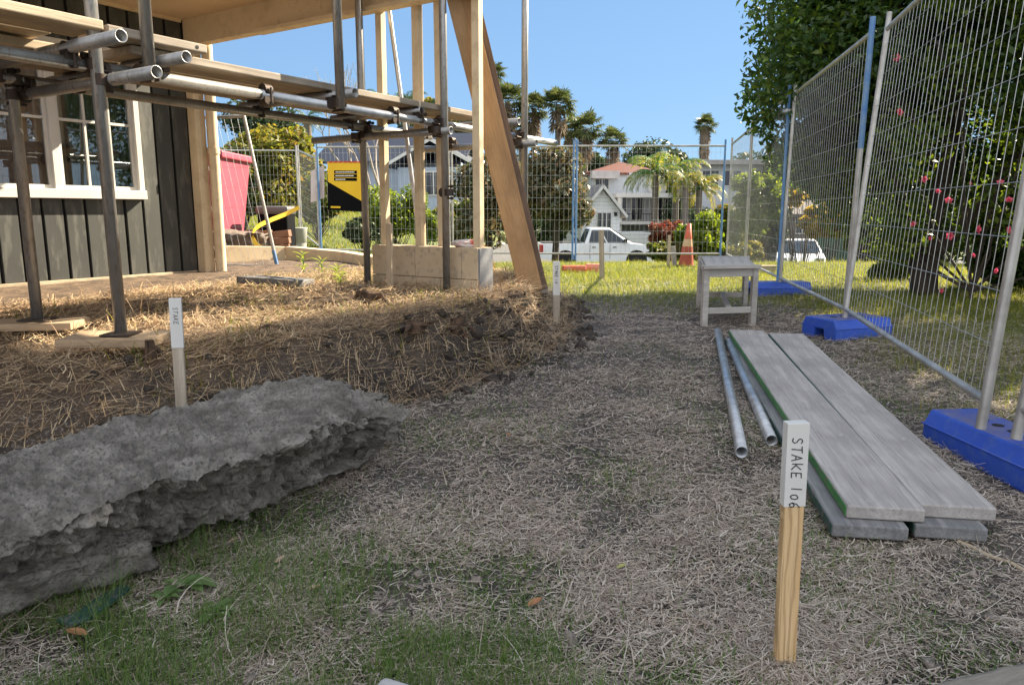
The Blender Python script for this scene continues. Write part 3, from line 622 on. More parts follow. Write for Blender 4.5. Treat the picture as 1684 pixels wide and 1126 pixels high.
# ---------------------------------------------------------------- survey stakes
GLY = {'S': [[(.9, .85), (.6, 1), (.25, .92), (.15, .72), (.4, .55), (.75, .42), (.85, .2), (.55, 0), (.1, .08)]], 'T': [[(0, .95), (1, 1)], [(.5, .97), (.42, 0)]],
       'A': [[(0, 0), (.5, 1), (.95, 0)], [(.2, .38), (.8, .36)]], 'K': [[(.12, 1), (.1, 0)], [(.85, .95), (.15, .45), (.9, .02)]], 'E': [[(.9, 1), (.15, .97), (.1, 0), (.9, .04)], [(.13, .5), (.7, .52)]],
       '1': [[(.5, 1), (.42, 0)]], '0': [[(.5, .75), (.15, .6), (.1, .25), (.35, 0), (.7, .1), (.85, .45), (.7, .72), (.5, .75)]], '6': [[(.8, 1), (.3, .7), (.1, .3), (.35, 0), (.75, .1), (.8, .35), (.5, .5), (.15, .3)]]}
def stake(base, top, w, t, face, label, text=None, white=0, m=PINE, th=.0014, lh=.55):
    base = Vector(base); top = Vector(top); d = (top-base).normalized(); side = Vector(face).cross(d).normalized()*-1
    tt = thing('survey_stake', label, 'stake', base, 'wooden survey stakes'); Lg = (top-base).length
    M = frame(base, top, side)                        # X up the stake, Y to the right, Z faces the viewer or away
    zf = 1 if (M.to_3x3() @ Vector((0, 0, 1))).dot(Vector(face)) > 0 else -1
    yf = 1
    obj('shaft', MB().box((0, 0, 0), (Lg+.16, w, t)), m, tt, M @ Matrix.Translation((-.08, 0, 0)), .0015)
    if white:
        obj('white_top', MB().box((Lg/2-white/2+.001, 0, 0), (white, w+.003, t+.003)), WHITE, tt, M, .001)
        if text:
            h = w*lh; tw = h*.62; sx = Lg/2-.028; ink = MB(); y0 = -h/2
            for ch in text:
                if ch != ' ':
                    for st in GLY[ch]:
                        jx, jy = random.uniform(-.10, .10), random.uniform(-.08, .08); pts = [Vector((sx-(px+.12*py+jx)*tw, (y0+(py+jy)*h)*yf, zf*(t/2+.0022))) for px, py in st]
                        for a, b in zip(pts, pts[1:]): ink.bar(a-(b-a)*.04, b+(b-a)*.04, .0006, th*2, (0, 0, 1))
                sx -= tw*(1.38 if ch != ' ' else .8)
            obj('lettering', ink, INK, tt, M)
    return tt
b = gnd(1289, 1096); tp = b+Vector((.016, .0, .5)); tp = at(1310, 694, b.y-.01)
stake(b, tp, .041, .02, (.05, -1, .05), 'white topped stake lettered STAKE 106 standing in the foreground', 'STAKE 106', .172, PINE, .0009, .5)
GS = wood('greyed_stake', (.50, .43, .34), (.36, .29, .21), .8, 30)
b = at(300, 690, 2.52); tp = at(288, 491, 2.52); stake(b, tp, .036, .03, (.35, -1, 0), 'white topped stake behind the big concrete slab', 'STAKE', .17, GS, .0006, .4)
b = gnd(915, 538); tp = at(915, 430, b.y); stake(b, tp, .048, .022, (0, -1, 0), 'white topped stake at the corner of the soil mound', 'STAKE 10', .24, GS, .0016, .42)
b = gnd(990, 462); tp = at(989, 378, b.y); stake(b, tp, .06, .03, (0, -1, 0), 'plain brown stake in the sunlit lawn before the pickup', None, 0, GS)
b = gnd(1099, 438); tp = at(1101, 387, b.y); stake(b, tp, .055, .03, (0, -1, 0), 'pale stake in the lawn just left of the traffic cone', None, 0, PALEW)
b = gnd(1109, 438); tp = at(1107, 405, b.y); stake(b, tp, .085, .04, (.3, -1, 0), 'short broad grey stake between the pale stake and the cone', None, 0, GREY)
b = at(766, 470, 4.86); tp = at(764, 369, 4.86)
b = at(641, 470, 5.05); tp = at(640, 368, 5.05); stake(b, tp, .045, .02, (-.54, -.84, 0), 'thin pale stake standing against the face of the block wall', None, 0, PALEW)
# cone
b = gnd(1128, 438); cn = thing('traffic_cone', 'faded orange traffic cone with one dusty pale band, on the lawn', 'cone', b)
cz = b.z; hc = .76
def cr(k): return .135*(1-k)+.032*k
M = Matrix.Translation(b) @ Matrix.Rotation(math.radians(2), 4, 'Y')
def cl(z0, z1, off=0): return [(cr(z0)+off, z0*hc), (cr(z1)+off, z1*hc)]
for nm, z0, z1, m in (('cone_body', .0, .45, mat('dull_orange', (.40, .075, .035), (.32, .06, .03), 5, .6)), ('pale_band', .45, .62, BAND), ('cone_body', .62, .98, ORANGE)):
    mb = MB().lathe((0, 0, .02), cl(z0, z1, .001 if nm == 'pale_band' else 0)+([(0.02, hc*.985)] if z1 > .9 else []), 24); obj(nm, mb, m, cn, M)
obj('cone_base', MB().box((0, 0, .012), (.34, .34, .03)), RUBBER, cn, M, .008)
# ---------------------------------------------------------------- broken concrete
from mathutils import noise as mn
def rock(name, label, cat, M, dims, seg, amp, m, seed=0, front=0.0, group=None):
    bm = bmesh.new(); sx, sy, sz = seg
    V = {}
    def vert(i, j, k):
        if (i, j, k) not in V: V[i, j, k] = bm.verts.new(((i/sx-.5)*dims[0], (j/sy-.5)*dims[1], (k/sz-.5)*dims[2]))
        return V[i, j, k]
    for i in range(sx):
        for j in range(sy):
            for k, r in ((0, True), (sz, False)):
                f = [vert(i, j, k), vert(i+1, j, k), vert(i+1, j+1, k), vert(i, j+1, k)]; bm.faces.new(f[::-1] if r else f)
    for i in range(sx):
        for k in range(sz):
            for j, r in ((0, False), (sy, True)):
                f = [vert(i, j, k), vert(i+1, j, k), vert(i+1, j, k+1), vert(i, j, k+1)]; bm.faces.new(f[::-1] if r else f)
    for j in range(sy):
        for k in range(sz):
            for i, r in ((0, True), (sx, False)):
                f = [vert(i, j, k), vert(i, j+1, k), vert(i, j+1, k+1), vert(i, j, k+1)]; bm.faces.new(f[::-1] if r else f)
    hx, hy, hz = dims[0]/2, dims[1]/2, dims[2]/2
    for v in bm.verts:
        p = v.co.copy(); q = p+Vector((seed*3.1, seed*1.7, 0)); top = p.z > hz-.001
        rim = max(0, 1-min(hx-abs(p.x), p.y+hy)/.07) if top else (1 if p.y < hy*.97 or abs(p.x) > hx*.97 else .3)
        low = .5-p.z/dims[2]                          # 0 at the top, 1 at the foot
        o = Vector((0, 0, 0))
        if not top or rim > 0:
            dv = Vector((math.copysign(1, p.x) if abs(p.x) > hx*.97 else 0, math.copysign(1, p.y) if abs(p.y) > hy*.97 else 0, 0))
            if dv.length > 0: dv.normalize()
            wv = q+mn.noise_vector(q*6)*.04
            f1 = mn.voronoi(wv*8.5)[0]; f2 = mn.voronoi(wv*23)[0]
            lump = amp*((f1[1]-f1[0])*2.6-1.0+(f2[1]-f2[0])*1.1+mn.noise(q*48)*.5+mn.noise(q*90)*.3)
            k_ = rim if top else 1
            o += dv*lump*k_+mn.noise_vector(q*3.5)*amp*.9*k_+mn.noise_vector(q*14)*amp*.4*k_
            if top: o.z += lump*.25
            if front and p.y < -hy*.55:               # hollows eaten into the broken edge
                cave = max(0, mn.noise(Vector((q.x*2.1, 3.3, low*1.2)))+.25)
                o.y += (front*.7*cave*min(1, low*2.2)*(1-max(0, low-.75)*2.5)+front*.5*low*low)*(1 if not top else 0)
                sp_ = max(0, mn.noise(Vector((q.x*3.4, 9.1, 0)))+.1); o.y += .10*sp_*(rim if top else 1); o.z -= .09*sp_*(rim if top else max(0, 1-2*low))
            if abs(p.x) > hx*.9: o.x -= math.copysign(1, p.x)*amp*1.5*abs(mn.noise(Vector((q.y*5, low*2, 1))))
        if top:
            f3 = mn.voronoi(q*30)[0]; o.z += mn.fractal(q*2.6, 1, 2, 3)*amp*.5+(f3[1]-f3[0])*amp*.3+mn.noise(q*22)*amp*.2+mn.noise(q*46)*amp*.26+mn.noise(q*95)*amp*.22
        v.co = p+o
    bmesh.ops.recalc_face_normals(bm, faces=bm.faces)
    me = bpy.data.meshes.new(name); bm.to_mesh(me); bm.free(); me.polygons.foreach_set('use_smooth', [name != 'concrete_slab']*len(me.polygons))
    return tag(obj(name, me, m, None, M), label, cat, group)
ud = Vector((.537, .843, 0)).normalized()
def rf(c, ang_dir, pitch=0, roll=0):
    d = Vector(ang_dir).normalized(); n = ZV.cross(d)
    return Matrix.Translation(Vector(c)) @ Matrix((d, n, ZV)).transposed().to_4x4() @ Matrix.Rotation(pitch, 4, 'Y') @ Matrix.Rotation(roll, 4, 'X')
sc0 = Vector((-.50, 2.72, .13))-ud*1.41
rock('concrete_slab', 'long broken concrete slab with a ragged stony edge lying on the grass', 'concrete slab', rf(sc0, ud, math.radians(-.6), math.radians(7)), (2.6, .44, .235), (360, 64, 38), .036, CONC, 1, .15)
p = gnd(615, 738); rock('concrete_chunk', 'small dark stone chunk under the right tip of the big slab', 'concrete chunk', rf(p+Vector((0, .02, .035)), (.8, .6, 0)), (.20, .15, .12), (30, 22, 16), .018, CONC, 4, .02)
p = at(60, 912, 1.72); rock('concrete_chunk', 'flat broken piece tucked under the near end of the big slab', 'concrete chunk', rf((-1.16, 1.66, .045), (.75, .66, 0), 0, .1), (.5, .24, .085), (40, 20, 8), .012, CONC, 9, .02)
p = gnd(455, 470); rock('slate_piece', 'flat dark slate slab lying on the dry weeds by the patio', 'slate', rf(p+Vector((0, 0, .05)), (.95, -.2, 0), .05, -.05), (.46, .28, .045), (26, 16, 4), .008, SLATE, 3)
p = gnd(1640, 1130); rock('timber_block', 'rough weathered timber block end in the bottom right corner', 'block', rf((.93, 1.17, -.01), (.93, .36, 0), .04, .03), (.32, .18, .10), (40, 22, 12), .006, mat('old_timber_block', (.27, .235, .19), (.17, .145, .115), 12, .9, 0, .6, sc=(.4, 3, 3)), 6)
# things lying on the ground in front
mb = MB(); c = gnd(650, 1150); mb.box((0, 0, 0), (.08, .07, .05))
tag(obj('plastic_cap', mb, mat('dusty_white_plastic', (.46, .45, .43), (.38, .37, .35), 30, .7), None, rf((-.222, 1.235, -.012), (.9, -.35, 0), .05, .02), .014, None, 4), 'pale rounded plastic block at the bottom edge of the photo', 'plastic block')
a, b = gnd(1576, 898), gnd(1720, 958); mb = MB(); n = 10
mb.tube([a.lerp(b, i/n)+Vector((.006*math.sin(i*1.3), .004*math.cos(i*2.1), .008)) for i in range(n+1)], .006, 6)
tag(obj('pale_lath', mb, PALEW), 'thin pale strip running from the board ends to the right edge', 'strip')
gpx = [(96, 1052), (128, 1040), (160, 1012), (205, 984), (216, 990), (186, 1020), (150, 1050), (118, 1062)]
gp = [gnd(*q)+ZV*.02 for q in gpx]
tag(obj('green_scrap', MB().prism(gp, ZV*.012), DGREEN, None, None, .003), 'torn strip of dark green painted wood on the ground at lower left', 'wood scrap')
# roots and stumps on the bank
def stump(px, py, h, r, label, lean=(0, 0), seed=0, Y=None):
    c = gnd(px, py); mb = MB(); rs = random.Random(seed)
    c.z -= .03
    mb.tube([c, c+Vector((lean[0]*.5, lean[1]*.5, h*.55)), c+Vector((lean[0], lean[1], h))], [r, r*.8, r*.62], 9)
    for i in range(7):
        a = rs.uniform(0, 6.28); l = rs.uniform(1.2, 3)*r; z = rs.uniform(.1, .8)*h
        q = c+Vector((lean[0]*z/h, lean[1]*z/h, z)); mb.tube([q, q+Vector((math.cos(a)*l*.6, math.sin(a)*l*.6, rs.uniform(-.02, .04))), q+Vector((math.cos(a)*l, math.sin(a)*l, rs.uniform(-.06, .05)))], [r*.4, r*.25, r*.08], 6)
    o = obj('root_stump', mb, STUMP); 
    for v in o.data.vertices: v.co += v.normal*r*.45*mn.noise(v.co*28)
    return tag(o, label, 'stump', 'dead stumps on the soil bank')
stump(250, 600, .12, .022, 'thin upright stump just left of the left stake', (.0, 0), 1)
stump(742, 548, .10, .035, 'reddish brown stump leaning right at the lip of the soil bank', (.06, .02), 2)
stump(682, 535, .06, .05, 'broad squat dark stump left of the leaning one', (-.02, 0), 3)
stump(605, 500, .10, .055, 'brown withered stump in front of the left foot of the block wall', (.02, 0), 4)
stump(452, 548, .06, .04, 'low dark stump at the shadow edge below the dry straw', (.03, 0), 5)
# ---------------------------------------------------------------- loose ground cover
def strands(name, n, sample, length, width, lift, mtl, bend=.35, flat=.12, seg=3, tip=.5, upright=None, keep=None):
    x, y = sample(n)
    if keep is not None:
        k = keep(x, y); x, y = x[k], y[k]
    n = len(x); z = hn(x, y)
    L = length(n, x, y); wd = width(n, x, y); a = rng.uniform(0, 2*np.pi, n)
    el = rng.normal(flat, abs(flat)*.6+.08, n) if upright is None else upright(n)
    bd = rng.normal(0, bend, n); dn = rng.normal(0, .3, n) if upright is None else -np.abs(rng.normal(.5, .3, n))
    pts = []; cx = x-0*x; cy = y.copy(); cz = z+rng.random(n)*lift
    if upright is None: cx = cx-np.cos(a)*L/2; cy = cy-np.sin(a)*L/2; cz = hn(cx, cy)+rng.random(n)*lift+.002
    V = np.empty((n, (seg+1)*2, 3))
    for s in range(seg+1):
        t = s/seg; w = wd*(1-(1-tip)*t)*.5
        sx, sy = -np.sin(a+bd*t), np.cos(a+bd*t)
        V[:, 2*s] = np.stack([cx-sx*w, cy-sy*w, cz], -1); V[:, 2*s+1] = np.stack([cx+sx*w, cy+sy*w, cz+w*.4], -1)
        st = L/seg; e = el+dn*t
        cx = cx+np.cos(a+bd*t)*np.cos(e)*st; cy = cy+np.sin(a+bd*t)*np.cos(e)*st; cz = cz+np.sin(e)*st
        if upright is None: cz = np.maximum(cz, hn(cx, cy)+.001)
    me = npmesh(name, V.reshape(-1, 3), (seg+1)*2, [(2*s, 2*s+1, 2*s+3, 2*s+2) for s in range(seg)])
    return tag(obj(name, me, mtl), kind='stuff')
def near_sample(y0, y1, xl, xr):                      # denser towards the camera, spread over the visible wedge and a margin
    def f(n):
        y = y0*(y1/y0)**rng.random(n); x = (xl+(xr-xl)*rng.random(n))*(y+.35); return x, y
    return f
straw = leafmat('straw', [(.50, .42, .34), (.32, .25, .19), (.62, .55, .46), (.20, .15, .11), (.44, .35, .27), (.56, .48, .40), (.26, .20, .15)], .1, .8)
strawo = leafmat('sunburnt_straw', [(.58, .43, .25), (.43, .30, .165), (.66, .53, .34), (.26, .165, .09), (.60, .47, .30)], .15, .8)
GR = leafmat('lawn_blades', [(.15, .19, .025), (.11, .155, .022), (.21, .22, .035), (.27, .25, .055), (.08, .125, .02)], .5, .5)
GD = leafmat('shade_blades', [(.10, .18, .035), (.07, .135, .028), (.135, .21, .045), (.18, .21, .07)], .4, .5)
offplat = lambda x, y: plat_d(x, y) < .1
patch = lambda x, y: fbm(x*2.1+3, y*2.1+8, 4)
strands('grass_clippings', 400000, near_sample(.95, 7.6, -.75, .92), lambda n, x, y: rng.gamma(1.7, .0105, n)+.005+.003*y, lambda n, x, y: rng.uniform(.0011, .0030, n)*(1+.16*y), .016, straw, .5, .05, 2,
        keep=lambda x, y: offplat(x, y) & (rng.random(len(x)) < np.clip(.42+2.6*(patch(x*1.6, y*1.6)-.38), .14, 1)*(1-.75*sstep(.3, .9, (patch(x+5, y)-.44)*8)*sstep(1.9, 1.2, y+x))*(1-.8*sstep(5.2, 7.2, y))))
strands('fine_clippings', 290000, near_sample(.95, 5.0, -.75, .92), lambda n, x, y: rng.uniform(.004, .014, n)+.001*y, lambda n, x, y: rng.uniform(.0012, .0026, n)*(1+.16*y), .010, straw, .5, .05, 1, keep=lambda x, y: offplat(x, y) & (rng.random(len(x)) < np.clip(.35+3*(patch(x*1.6, y*1.6)-.38), .08, 1)))
strands('long_straw', 2400, near_sample(.98, 7.0, -.75, .9), lambda n, x, y: rng.uniform(.05, .17, n), lambda n, x, y: rng.uniform(.0012, .0026, n)*(1+.12*y), .02, straw, .7, .06, 4, keep=offplat)
inp = lambda x, y: plat_d(x, y) > -.05
strands('dry_straw', 130000, lambda n: (rng.uniform(-4.2, .6, n), 1.3+rng.random(n)*6.0), lambda n, x, y: rng.gamma(2.2, .022, n)+.015, lambda n, x, y: rng.uniform(.0016, .004, n)*(1+.1*y), .035, strawo, .6, .12, 3,
        keep=lambda x, y: inp(x, y) & ((x-C0.x)*N.x+(y-C0.y)*N.y > 1.15) & (rng.random(len(x)) < .35+.9*patch(x*1.3, y*1.3)))
dd = lambda x, y: plat_d(x, y)
strands('bank_stalks', 40000, lambda n: (rng.uniform(-3.2, .75, n), 1.1+rng.random(n)*6.2), lambda n, x, y: rng.uniform(.06, .30, n), lambda n, x, y: rng.uniform(.002, .0045, n), .06, leafmat('dead_stalks', [(.30, .20, .115), (.19, .12, .07), (.40, .30, .20), (.12, .08, .05), (.34, .25, .16)], .1, .85), .7, .16, 4,
        keep=lambda x, y: (dd(x, y) > -.12) & (dd(x, y) < .5) & (rng.random(len(x)) < .25+.75*patch(x*2+4, y*2)))
def clods(name, n, sample, keep, size, m):
    bm = bmesh.new(); bmesh.ops.create_icosphere(bm, subdivisions=2, radius=1); bv_ = np.array([v.co[:] for v in bm.verts]); bf = [tuple(v.index for v in f.verts) for f in bm.faces]; bm.free()
    x, y = sample(n); kk = keep(x, y); x, y = x[kk], y[kk]; n = len(x); nv = len(bv_)
    sz = size(n)[:, None, None]; an = rng.normal(1, .28, (n, 1, 3)).clip(.5, 1.6); lum = np.ones((n, nv, 1))
    for f_ in range(4):
        w_ = rng.normal(0, 2.2, (n, 1, 3)); lum += .16*np.sin((bv_[None]*w_).sum(-1, keepdims=True)*1.6+rng.uniform(0, 6, (n, 1, 1)))
    V = bv_[None]*sz*an*lum; V[..., 2] *= .75; V[..., 0] += x[:, None]; V[..., 1] += y[:, None]; V[..., 2] += (hn(x, y)+size_lift*sz[:, 0, 0])[:, None]
    return tag(obj(name, npmesh(name, V.reshape(-1, 3), nv, bf), m), kind='stuff')
size_lift = .25
clods('soil_clods', 5200, lambda n: (rng.uniform(-3.0, .7, n), 1.2+rng.random(n)*6), lambda x, y: (dd(x, y) > -.22) & (dd(x, y) < .34) & (rng.random(len(x)) < .2+.8*sstep(-1.0, .0, x)), lambda n: rng.gamma(2, .007, n)+.004, mat('dark_clods', (.06, .045, .035), (.022, .017, .013), 30, .95, 0, .8, fine=90))
clods('wood_chips', 3000, near_sample(.98, 6, -.75, .62), lambda x, y: offplat(x, y), lambda n: rng.gamma(2, .0022, n)+.0015, mat('chip', (.30, .25, .21), (.10, .08, .065), 60, .9))
strands('dead_weeds', 5200, lambda n: (rng.uniform(-3.4, .6, n), 1.3+rng.random(n)*5.8), lambda n, x, y: rng.uniform(.05, .17, n), lambda n, x, y: rng.uniform(.0025, .005, n), .004, strawo, .9, 1, 4, .3, lambda n: np.clip(rng.normal(1.0, .35, n), .3, 1.5), lambda x, y: inp(x, y) & ((x-C0.x)*N.x+(y-C0.y)*N.y > 1.2) & (rng.random(len(x)) < sstep(.45, .62, patch(x*1.8, y*1.8))))
strands('green_weeds', 11000, lambda n: (rng.uniform(-3.4, .6, n), 2.4+rng.random(n)*4.8), lambda n, x, y: rng.uniform(.03, .11, n), lambda n, x, y: rng.uniform(.003, .007, n), .004, GR, .9, 1, 3, .2, lambda n: np.clip(rng.normal(.9, .35, n), .2, 1.5), lambda x, y: inp(x, y) & ((x-C0.x)*N.x+(y-C0.y)*N.y > 1.15) & (rng.random(len(x)) < np.maximum(sstep(.50, .60, patch(x*1.5+9, y*1.5+2)), .7*sstep(5.0, 5.6, y)*sstep(-3.0, -2.2, x))))
def tuft_keep(thr, k): return lambda x, y: offplat(x, y) & (rng.random(len(x)) < sstep(thr, thr+.14, patch(x*1.15+k, y*1.15)))
up = lambda n: np.clip(rng.normal(.95, .32, n), .2, 1.5)
strands('grass_tufts', 90000, near_sample(.95, 4.8, -.7, .6), lambda n, x, y: rng.gamma(3, .0085, n)+.008, lambda n, x, y: rng.uniform(.0014, .0030, n)*(1+.1*y), .004, GD, .9, 1, 3, .15, lambda n: np.clip(rng.normal(.6, .35, n), .1, 1.4), lambda x, y: offplat(x, y) & (rng.random(len(x)) < .10+.85*sstep(.40, .66, patch(x*1.15, y*1.15))*(1-.55*sstep(3, 4.5, y))))
fx = lambda x, y: offplat(x, y) & (rng.random(len(x)) < sstep(1.9, 1.05, y+.9*x+.6*(patch(x*2, y*2)-.45)) * sstep(.36, .52, patch(x*2.4, y*2.4)))
strands('foreground_grass', 48000, near_sample(.95, 2.6, -.72, .15), lambda n, x, y: rng.gamma(3, .015, n)+.015, lambda n, x, y: rng.uniform(.0014, .0028, n), .004, GD, .9, 1, 3, .15, up, fx)
lawnp = lambda n: ((rng.random(n)**.8*9.5-1.2), 5.6+rng.random(n)**1.15*9.2)
strands('lawn_grass', 150000, lawnp, lambda n, x, y: rng.gamma(3, .014, n)+.02, lambda n, x, y: rng.uniform(.003, .006, n), .004, GR, .7, 1, 2, .2, up,
        keep=lambda x, y: (plat_d(x, y) < -.05) & (rng.random(len(x)) < np.clip(sstep(5.4, 8.2, y+1.6*(patch(x, y)-.45))+.5*sstep(2.0, 3.2, x), 0, 1)))
strands('side_lawn_grass', 75000, lambda n: (1.7+rng.random(n)*4.5, 2.2+rng.random(n)*5), lambda n, x, y: rng.gamma(3, .012, n)+.015, lambda n, x, y: rng.uniform(.002, .004, n), .004, GR, .8, 1, 2, .2, up,
        keep=lambda x, y: rng.random(len(x)) < sstep(.0, .55, x-1.6-.22*(y-2.3)+.9*(patch(x*1.4, y*1.4)-.45)))
strands('lawn_clippings', 26000, lambda n: (rng.uniform(.6, 6, n), 4.2+rng.random(n)*5.5), lambda n, x, y: rng.gamma(2, .02, n)+.02, lambda n, x, y: rng.uniform(.002, .004, n)*(1+.06*y), .03, straw, .5, .08, 2, keep=lambda x, y: offplat(x, y) & (rng.random(len(x)) < .8*patch(x*1.5, y*1.5)))
bankg = lambda n: (rng.uniform(-14, -1.5, n), 13.5+rng.random(n)*12)
strands('bank_grass', 60000, bankg, lambda n, x, y: rng.uniform(.05, .14, n), lambda n, x, y: rng.uniform(.010, .02, n), .004, GR, .6, 1, 2, .2, up)
# fallen leaves, weeds
def leaf_shape(c, L, w, a, tilt, curl=.25):
    mb = MB(); d = Vector((math.cos(a), math.sin(a), 0)); s_ = Vector((-d.y, d.x, 0)); n = 7; rows = []
    for i in range(n):
        t = i/(n-1); ww = w*math.sin(math.pi*min(1, .06+t*.94))**.8*.5; p = c+d*L*(t-.5)+ZV*(tilt*L*t+curl*L*(t-.5)**2)
        rows.append([p-s_*ww+ZV*ww*.5, p, p+s_*ww+ZV*ww*.5])
    vs = [q for r_ in rows for q in r_]; mb.add(vs, [(i*3+k, i*3+k+1, i*3+k+4, i*3+k+3) for i in range(n-1) for k in (0, 1)], True); return mb
LB = mat('dead_leaf', (.36, .17, .075), (.24, .10, .045), 40, .7, 0, .2); LP = mat('pale_dead_leaf', (.46, .33, .22), (.34, .23, .14), 40, .7)
lv = [(128, 1063, .05, 'rust coloured fallen leaf beside the green wood strip', LB), (462, 941, .035, 'pale curled fallen leaf in front of the slab', LP), (519, 987, .03, 'small tan fallen leaf in the grass at lower left', LP), (880, 1003, .045, 'brown folded fallen leaf in the middle foreground', LB), (1022, 938, .03, 'yellow green fallen leaf near the middle of the grass', mat('yellow_leaf', (.34, .33, .10), None, 30, .6)), (386, 902, .03, 'slim pale fallen leaf near the foot of the slab', LP), (836, 728, .03, 'dark fallen leaf on the straw right of the slab', LB), (890, 730, .03, 'bluish fallen leaf on the bare straw', SLATE)]
for px, py, L, lab, m in lv:
    c = gnd(px, py)+ZV*.02; tag(obj('fallen_leaf', leaf_shape(c, L, L*.5, random.uniform(0, 3.1), .15), m), lab, 'leaf', 'fallen leaves on the grass')
def weed(c, n, L, w, label, m, stem=0, name='weed'):
    mb = MB(); rs = random.Random(int(c.x*1000)); t = thing(name, label, 'weed', c)
    for i in range(n):
        a = i*2.4+rs.uniform(-.3, .3); z = stem*(i/n); l = L*rs.uniform(.6, 1.1)
        k = leaf_shape(c+ZV*(z+.015)+Vector((math.cos(a), math.sin(a), 0))*l*.5, l, l*w, a, rs.uniform(.1, .5) if stem else rs.uniform(0, .25), -.4); mb.add(k.v, k.f, True)
    obj('leaves', mb, m, t)
    if stem: obj('stem', MB().tube([c-ZV*.02, c+ZV*stem], .004, 6), GPAINT, t)
WL = leafmat('weed_leaf', [(.16, .24, .09), (.12, .19, .06), (.22, .28, .12)], .35, .5)
for px, py, n, L, lab in ((300, 978, 7, .09, 'broad leaved pale green weed on the ground below the slab'), (352, 1020, 6, .06, 'ragged broken weed just right of the green wood strip'), (268, 1000, 5, .05, 'small flattened weed between the slab and the green strip')):
    weed(gnd(px, py), n, L, .45, lab, WL)
WY = leafmat('yellow_weed_leaf', [(.26, .30, .06), (.18, .24, .05), (.34, .34, .09)], .45, .5)
for px, py, s_, lab in ((500, 452, .17, 'taller leafy weed growing in front of the low cream wall'), (530, 455, .13, 'leafy weed to the right of the taller weed'), (556, 458, .08, 'lowest weed nearest the block wall'), (560, 470, .07, 'weed sprouting at the left foot of the block wall')):
    weed(gnd(px, py), 15, .09, .28, lab, WY, s_)
# ---------------------------------------------------------------- foliage builders
def leafcloud(clumps, n, size, asp=.45, gap=.38, gsc=1.6, up=.25, shell=.45, seed=0, prune=None):
    r = np.random.default_rng(seed+11); cl = np.array(clumps, float)
    wgt = (cl[:, 3]*cl[:, 4]*cl[:, 5])**(2/3); ci = r.choice(len(cl), n, p=wgt/wgt.sum())
    d = r.normal(size=(n, 3)); d /= np.linalg.norm(d, axis=1)[:, None]
    u = r.random(n)**shell; p = cl[ci, :3]+d*u[:, None]*cl[ci, 3:6]
    k = fbm(p[:, 0]*gsc+p[:, 2]*.7+seed, p[:, 1]*gsc-p[:, 2]*1.1, 3) > gap*(.55+.6*r.random(n))
    if prune is not None: k &= prune(p, r)
    p, d = p[k], d[k]; n = len(p)
    nrm = d*.5+r.normal(size=(n, 3))*.6+np.array([0, 0, up]); nrm /= np.linalg.norm(nrm, axis=1)[:, None]
    t = np.cross(nrm, r.normal(size=(n, 3))); t /= np.linalg.norm(t, axis=1)[:, None]; b = np.cross(nrm, t)
    L = size*r.uniform(.55, 1.25, n)[:, None]; w = L*asp
    V = np.empty((n, 4, 3)); V[:, 0] = p-t*L*.5; V[:, 1] = p+b*w*.5+nrm*w*.18-t*L*.05; V[:, 2] = p+t*L*.5-nrm*L*.12; V[:, 3] = p-b*w*.5+nrm*w*.18-t*L*.05
    return V.reshape(-1, 3)
def crownclumps(c, rad, k, rr, seed=0, low=-.6):
    r = random.Random(seed); out = []
    for i in range(k):
        while True:
            v = Vector((r.gauss(0, 1), r.gauss(0, 1), r.gauss(0, 1))).normalized()
            if v.z > low: break
        f = r.uniform(.35, 1)**.6; q = r.uniform(.65, 1.25)*rr
        out.append((c[0]+v.x*rad[0]*f, c[1]+v.y*rad[1]*f, c[2]+v.z*rad[2]*f, q, q, q*.8))
    return out
def plant(name, label, cat, base, clumps, n, size, m, trunk=None, group=None, asp=.45, gap=.38, gsc=1.6, seed=0, bark=None, shell=.45, prune=None):
    t = thing(name, label, cat, base, group)
    obj('crown' if trunk else 'foliage', npmesh(name, leafcloud(clumps, n, size, asp, gap, gsc, seed=seed, shell=shell, prune=prune), 4, [(0, 1, 2, 3)]), m, t)
    mb = MB(); r = random.Random(seed); b = Vector(base)
    if trunk:
        for pts, rs in trunk: mb.tube(pts, rs, 8)
        top = Vector(trunk[0][0][-1]); q = trunk[0][1][-1]
    else: top = b+ZV*.1; q = .02
    for c in clumps[:26]:
        e = Vector(c[:3]); mid = top.lerp(e, .5)+Vector((r.uniform(-.1, .1), r.uniform(-.1, .1), -.1*(e-top).length))
        mb.tube([top, mid, e], [q*.7, q*.45, q*.15], 5)
    if not trunk: mb.tube([b-ZV*.1, top], [q, q], 6)
    obj('trunk' if trunk else 'stems', mb, bark or BARK, t); return t
def ctree(name, label, px, pytop, pybot, wpx, Y, n, size, m, group=None, k=14, seed=0, gap=.38, asp=.45, trunkfrac=.35, cat='tree', zx=1.0, shell=.45):
    c = at(px, (pytop+pybot)/2, Y); rz = abs(at(px, pytop, Y).z-at(px, pybot, Y).z)/2; rx = wpx/F*Y/2
    base = Vector((c.x, Y, float(H(c.x, Y))-.05)); cl = crownclumps(c, (rx*.68, rx*.68, rz*.72), k, min(rx, rz)*.56, seed, -1) if trunkfrac else crownclumps((c.x, c.y, c.z), (rx*.80, rx*.8, rz*.82), int(k*1.9), min(rx, rz)*.36, seed, -1)+[(c.x, c.y, c.z-rz*.3, rx*.6, rx*.6, rz*.55)]
    tr = [([base, Vector((c.x+.05*rx, Y, (base.z+c.z)/2)), Vector((c.x, Y, c.z))], [rx*.085+.03, rx*.06+.03, rx*.04+.02])]
    return plant(name, label, cat, base, cl, n, size, m, tr if trunkfrac else None, group, asp, gap, 2.2/max(.4, rx), seed, shell=shell)
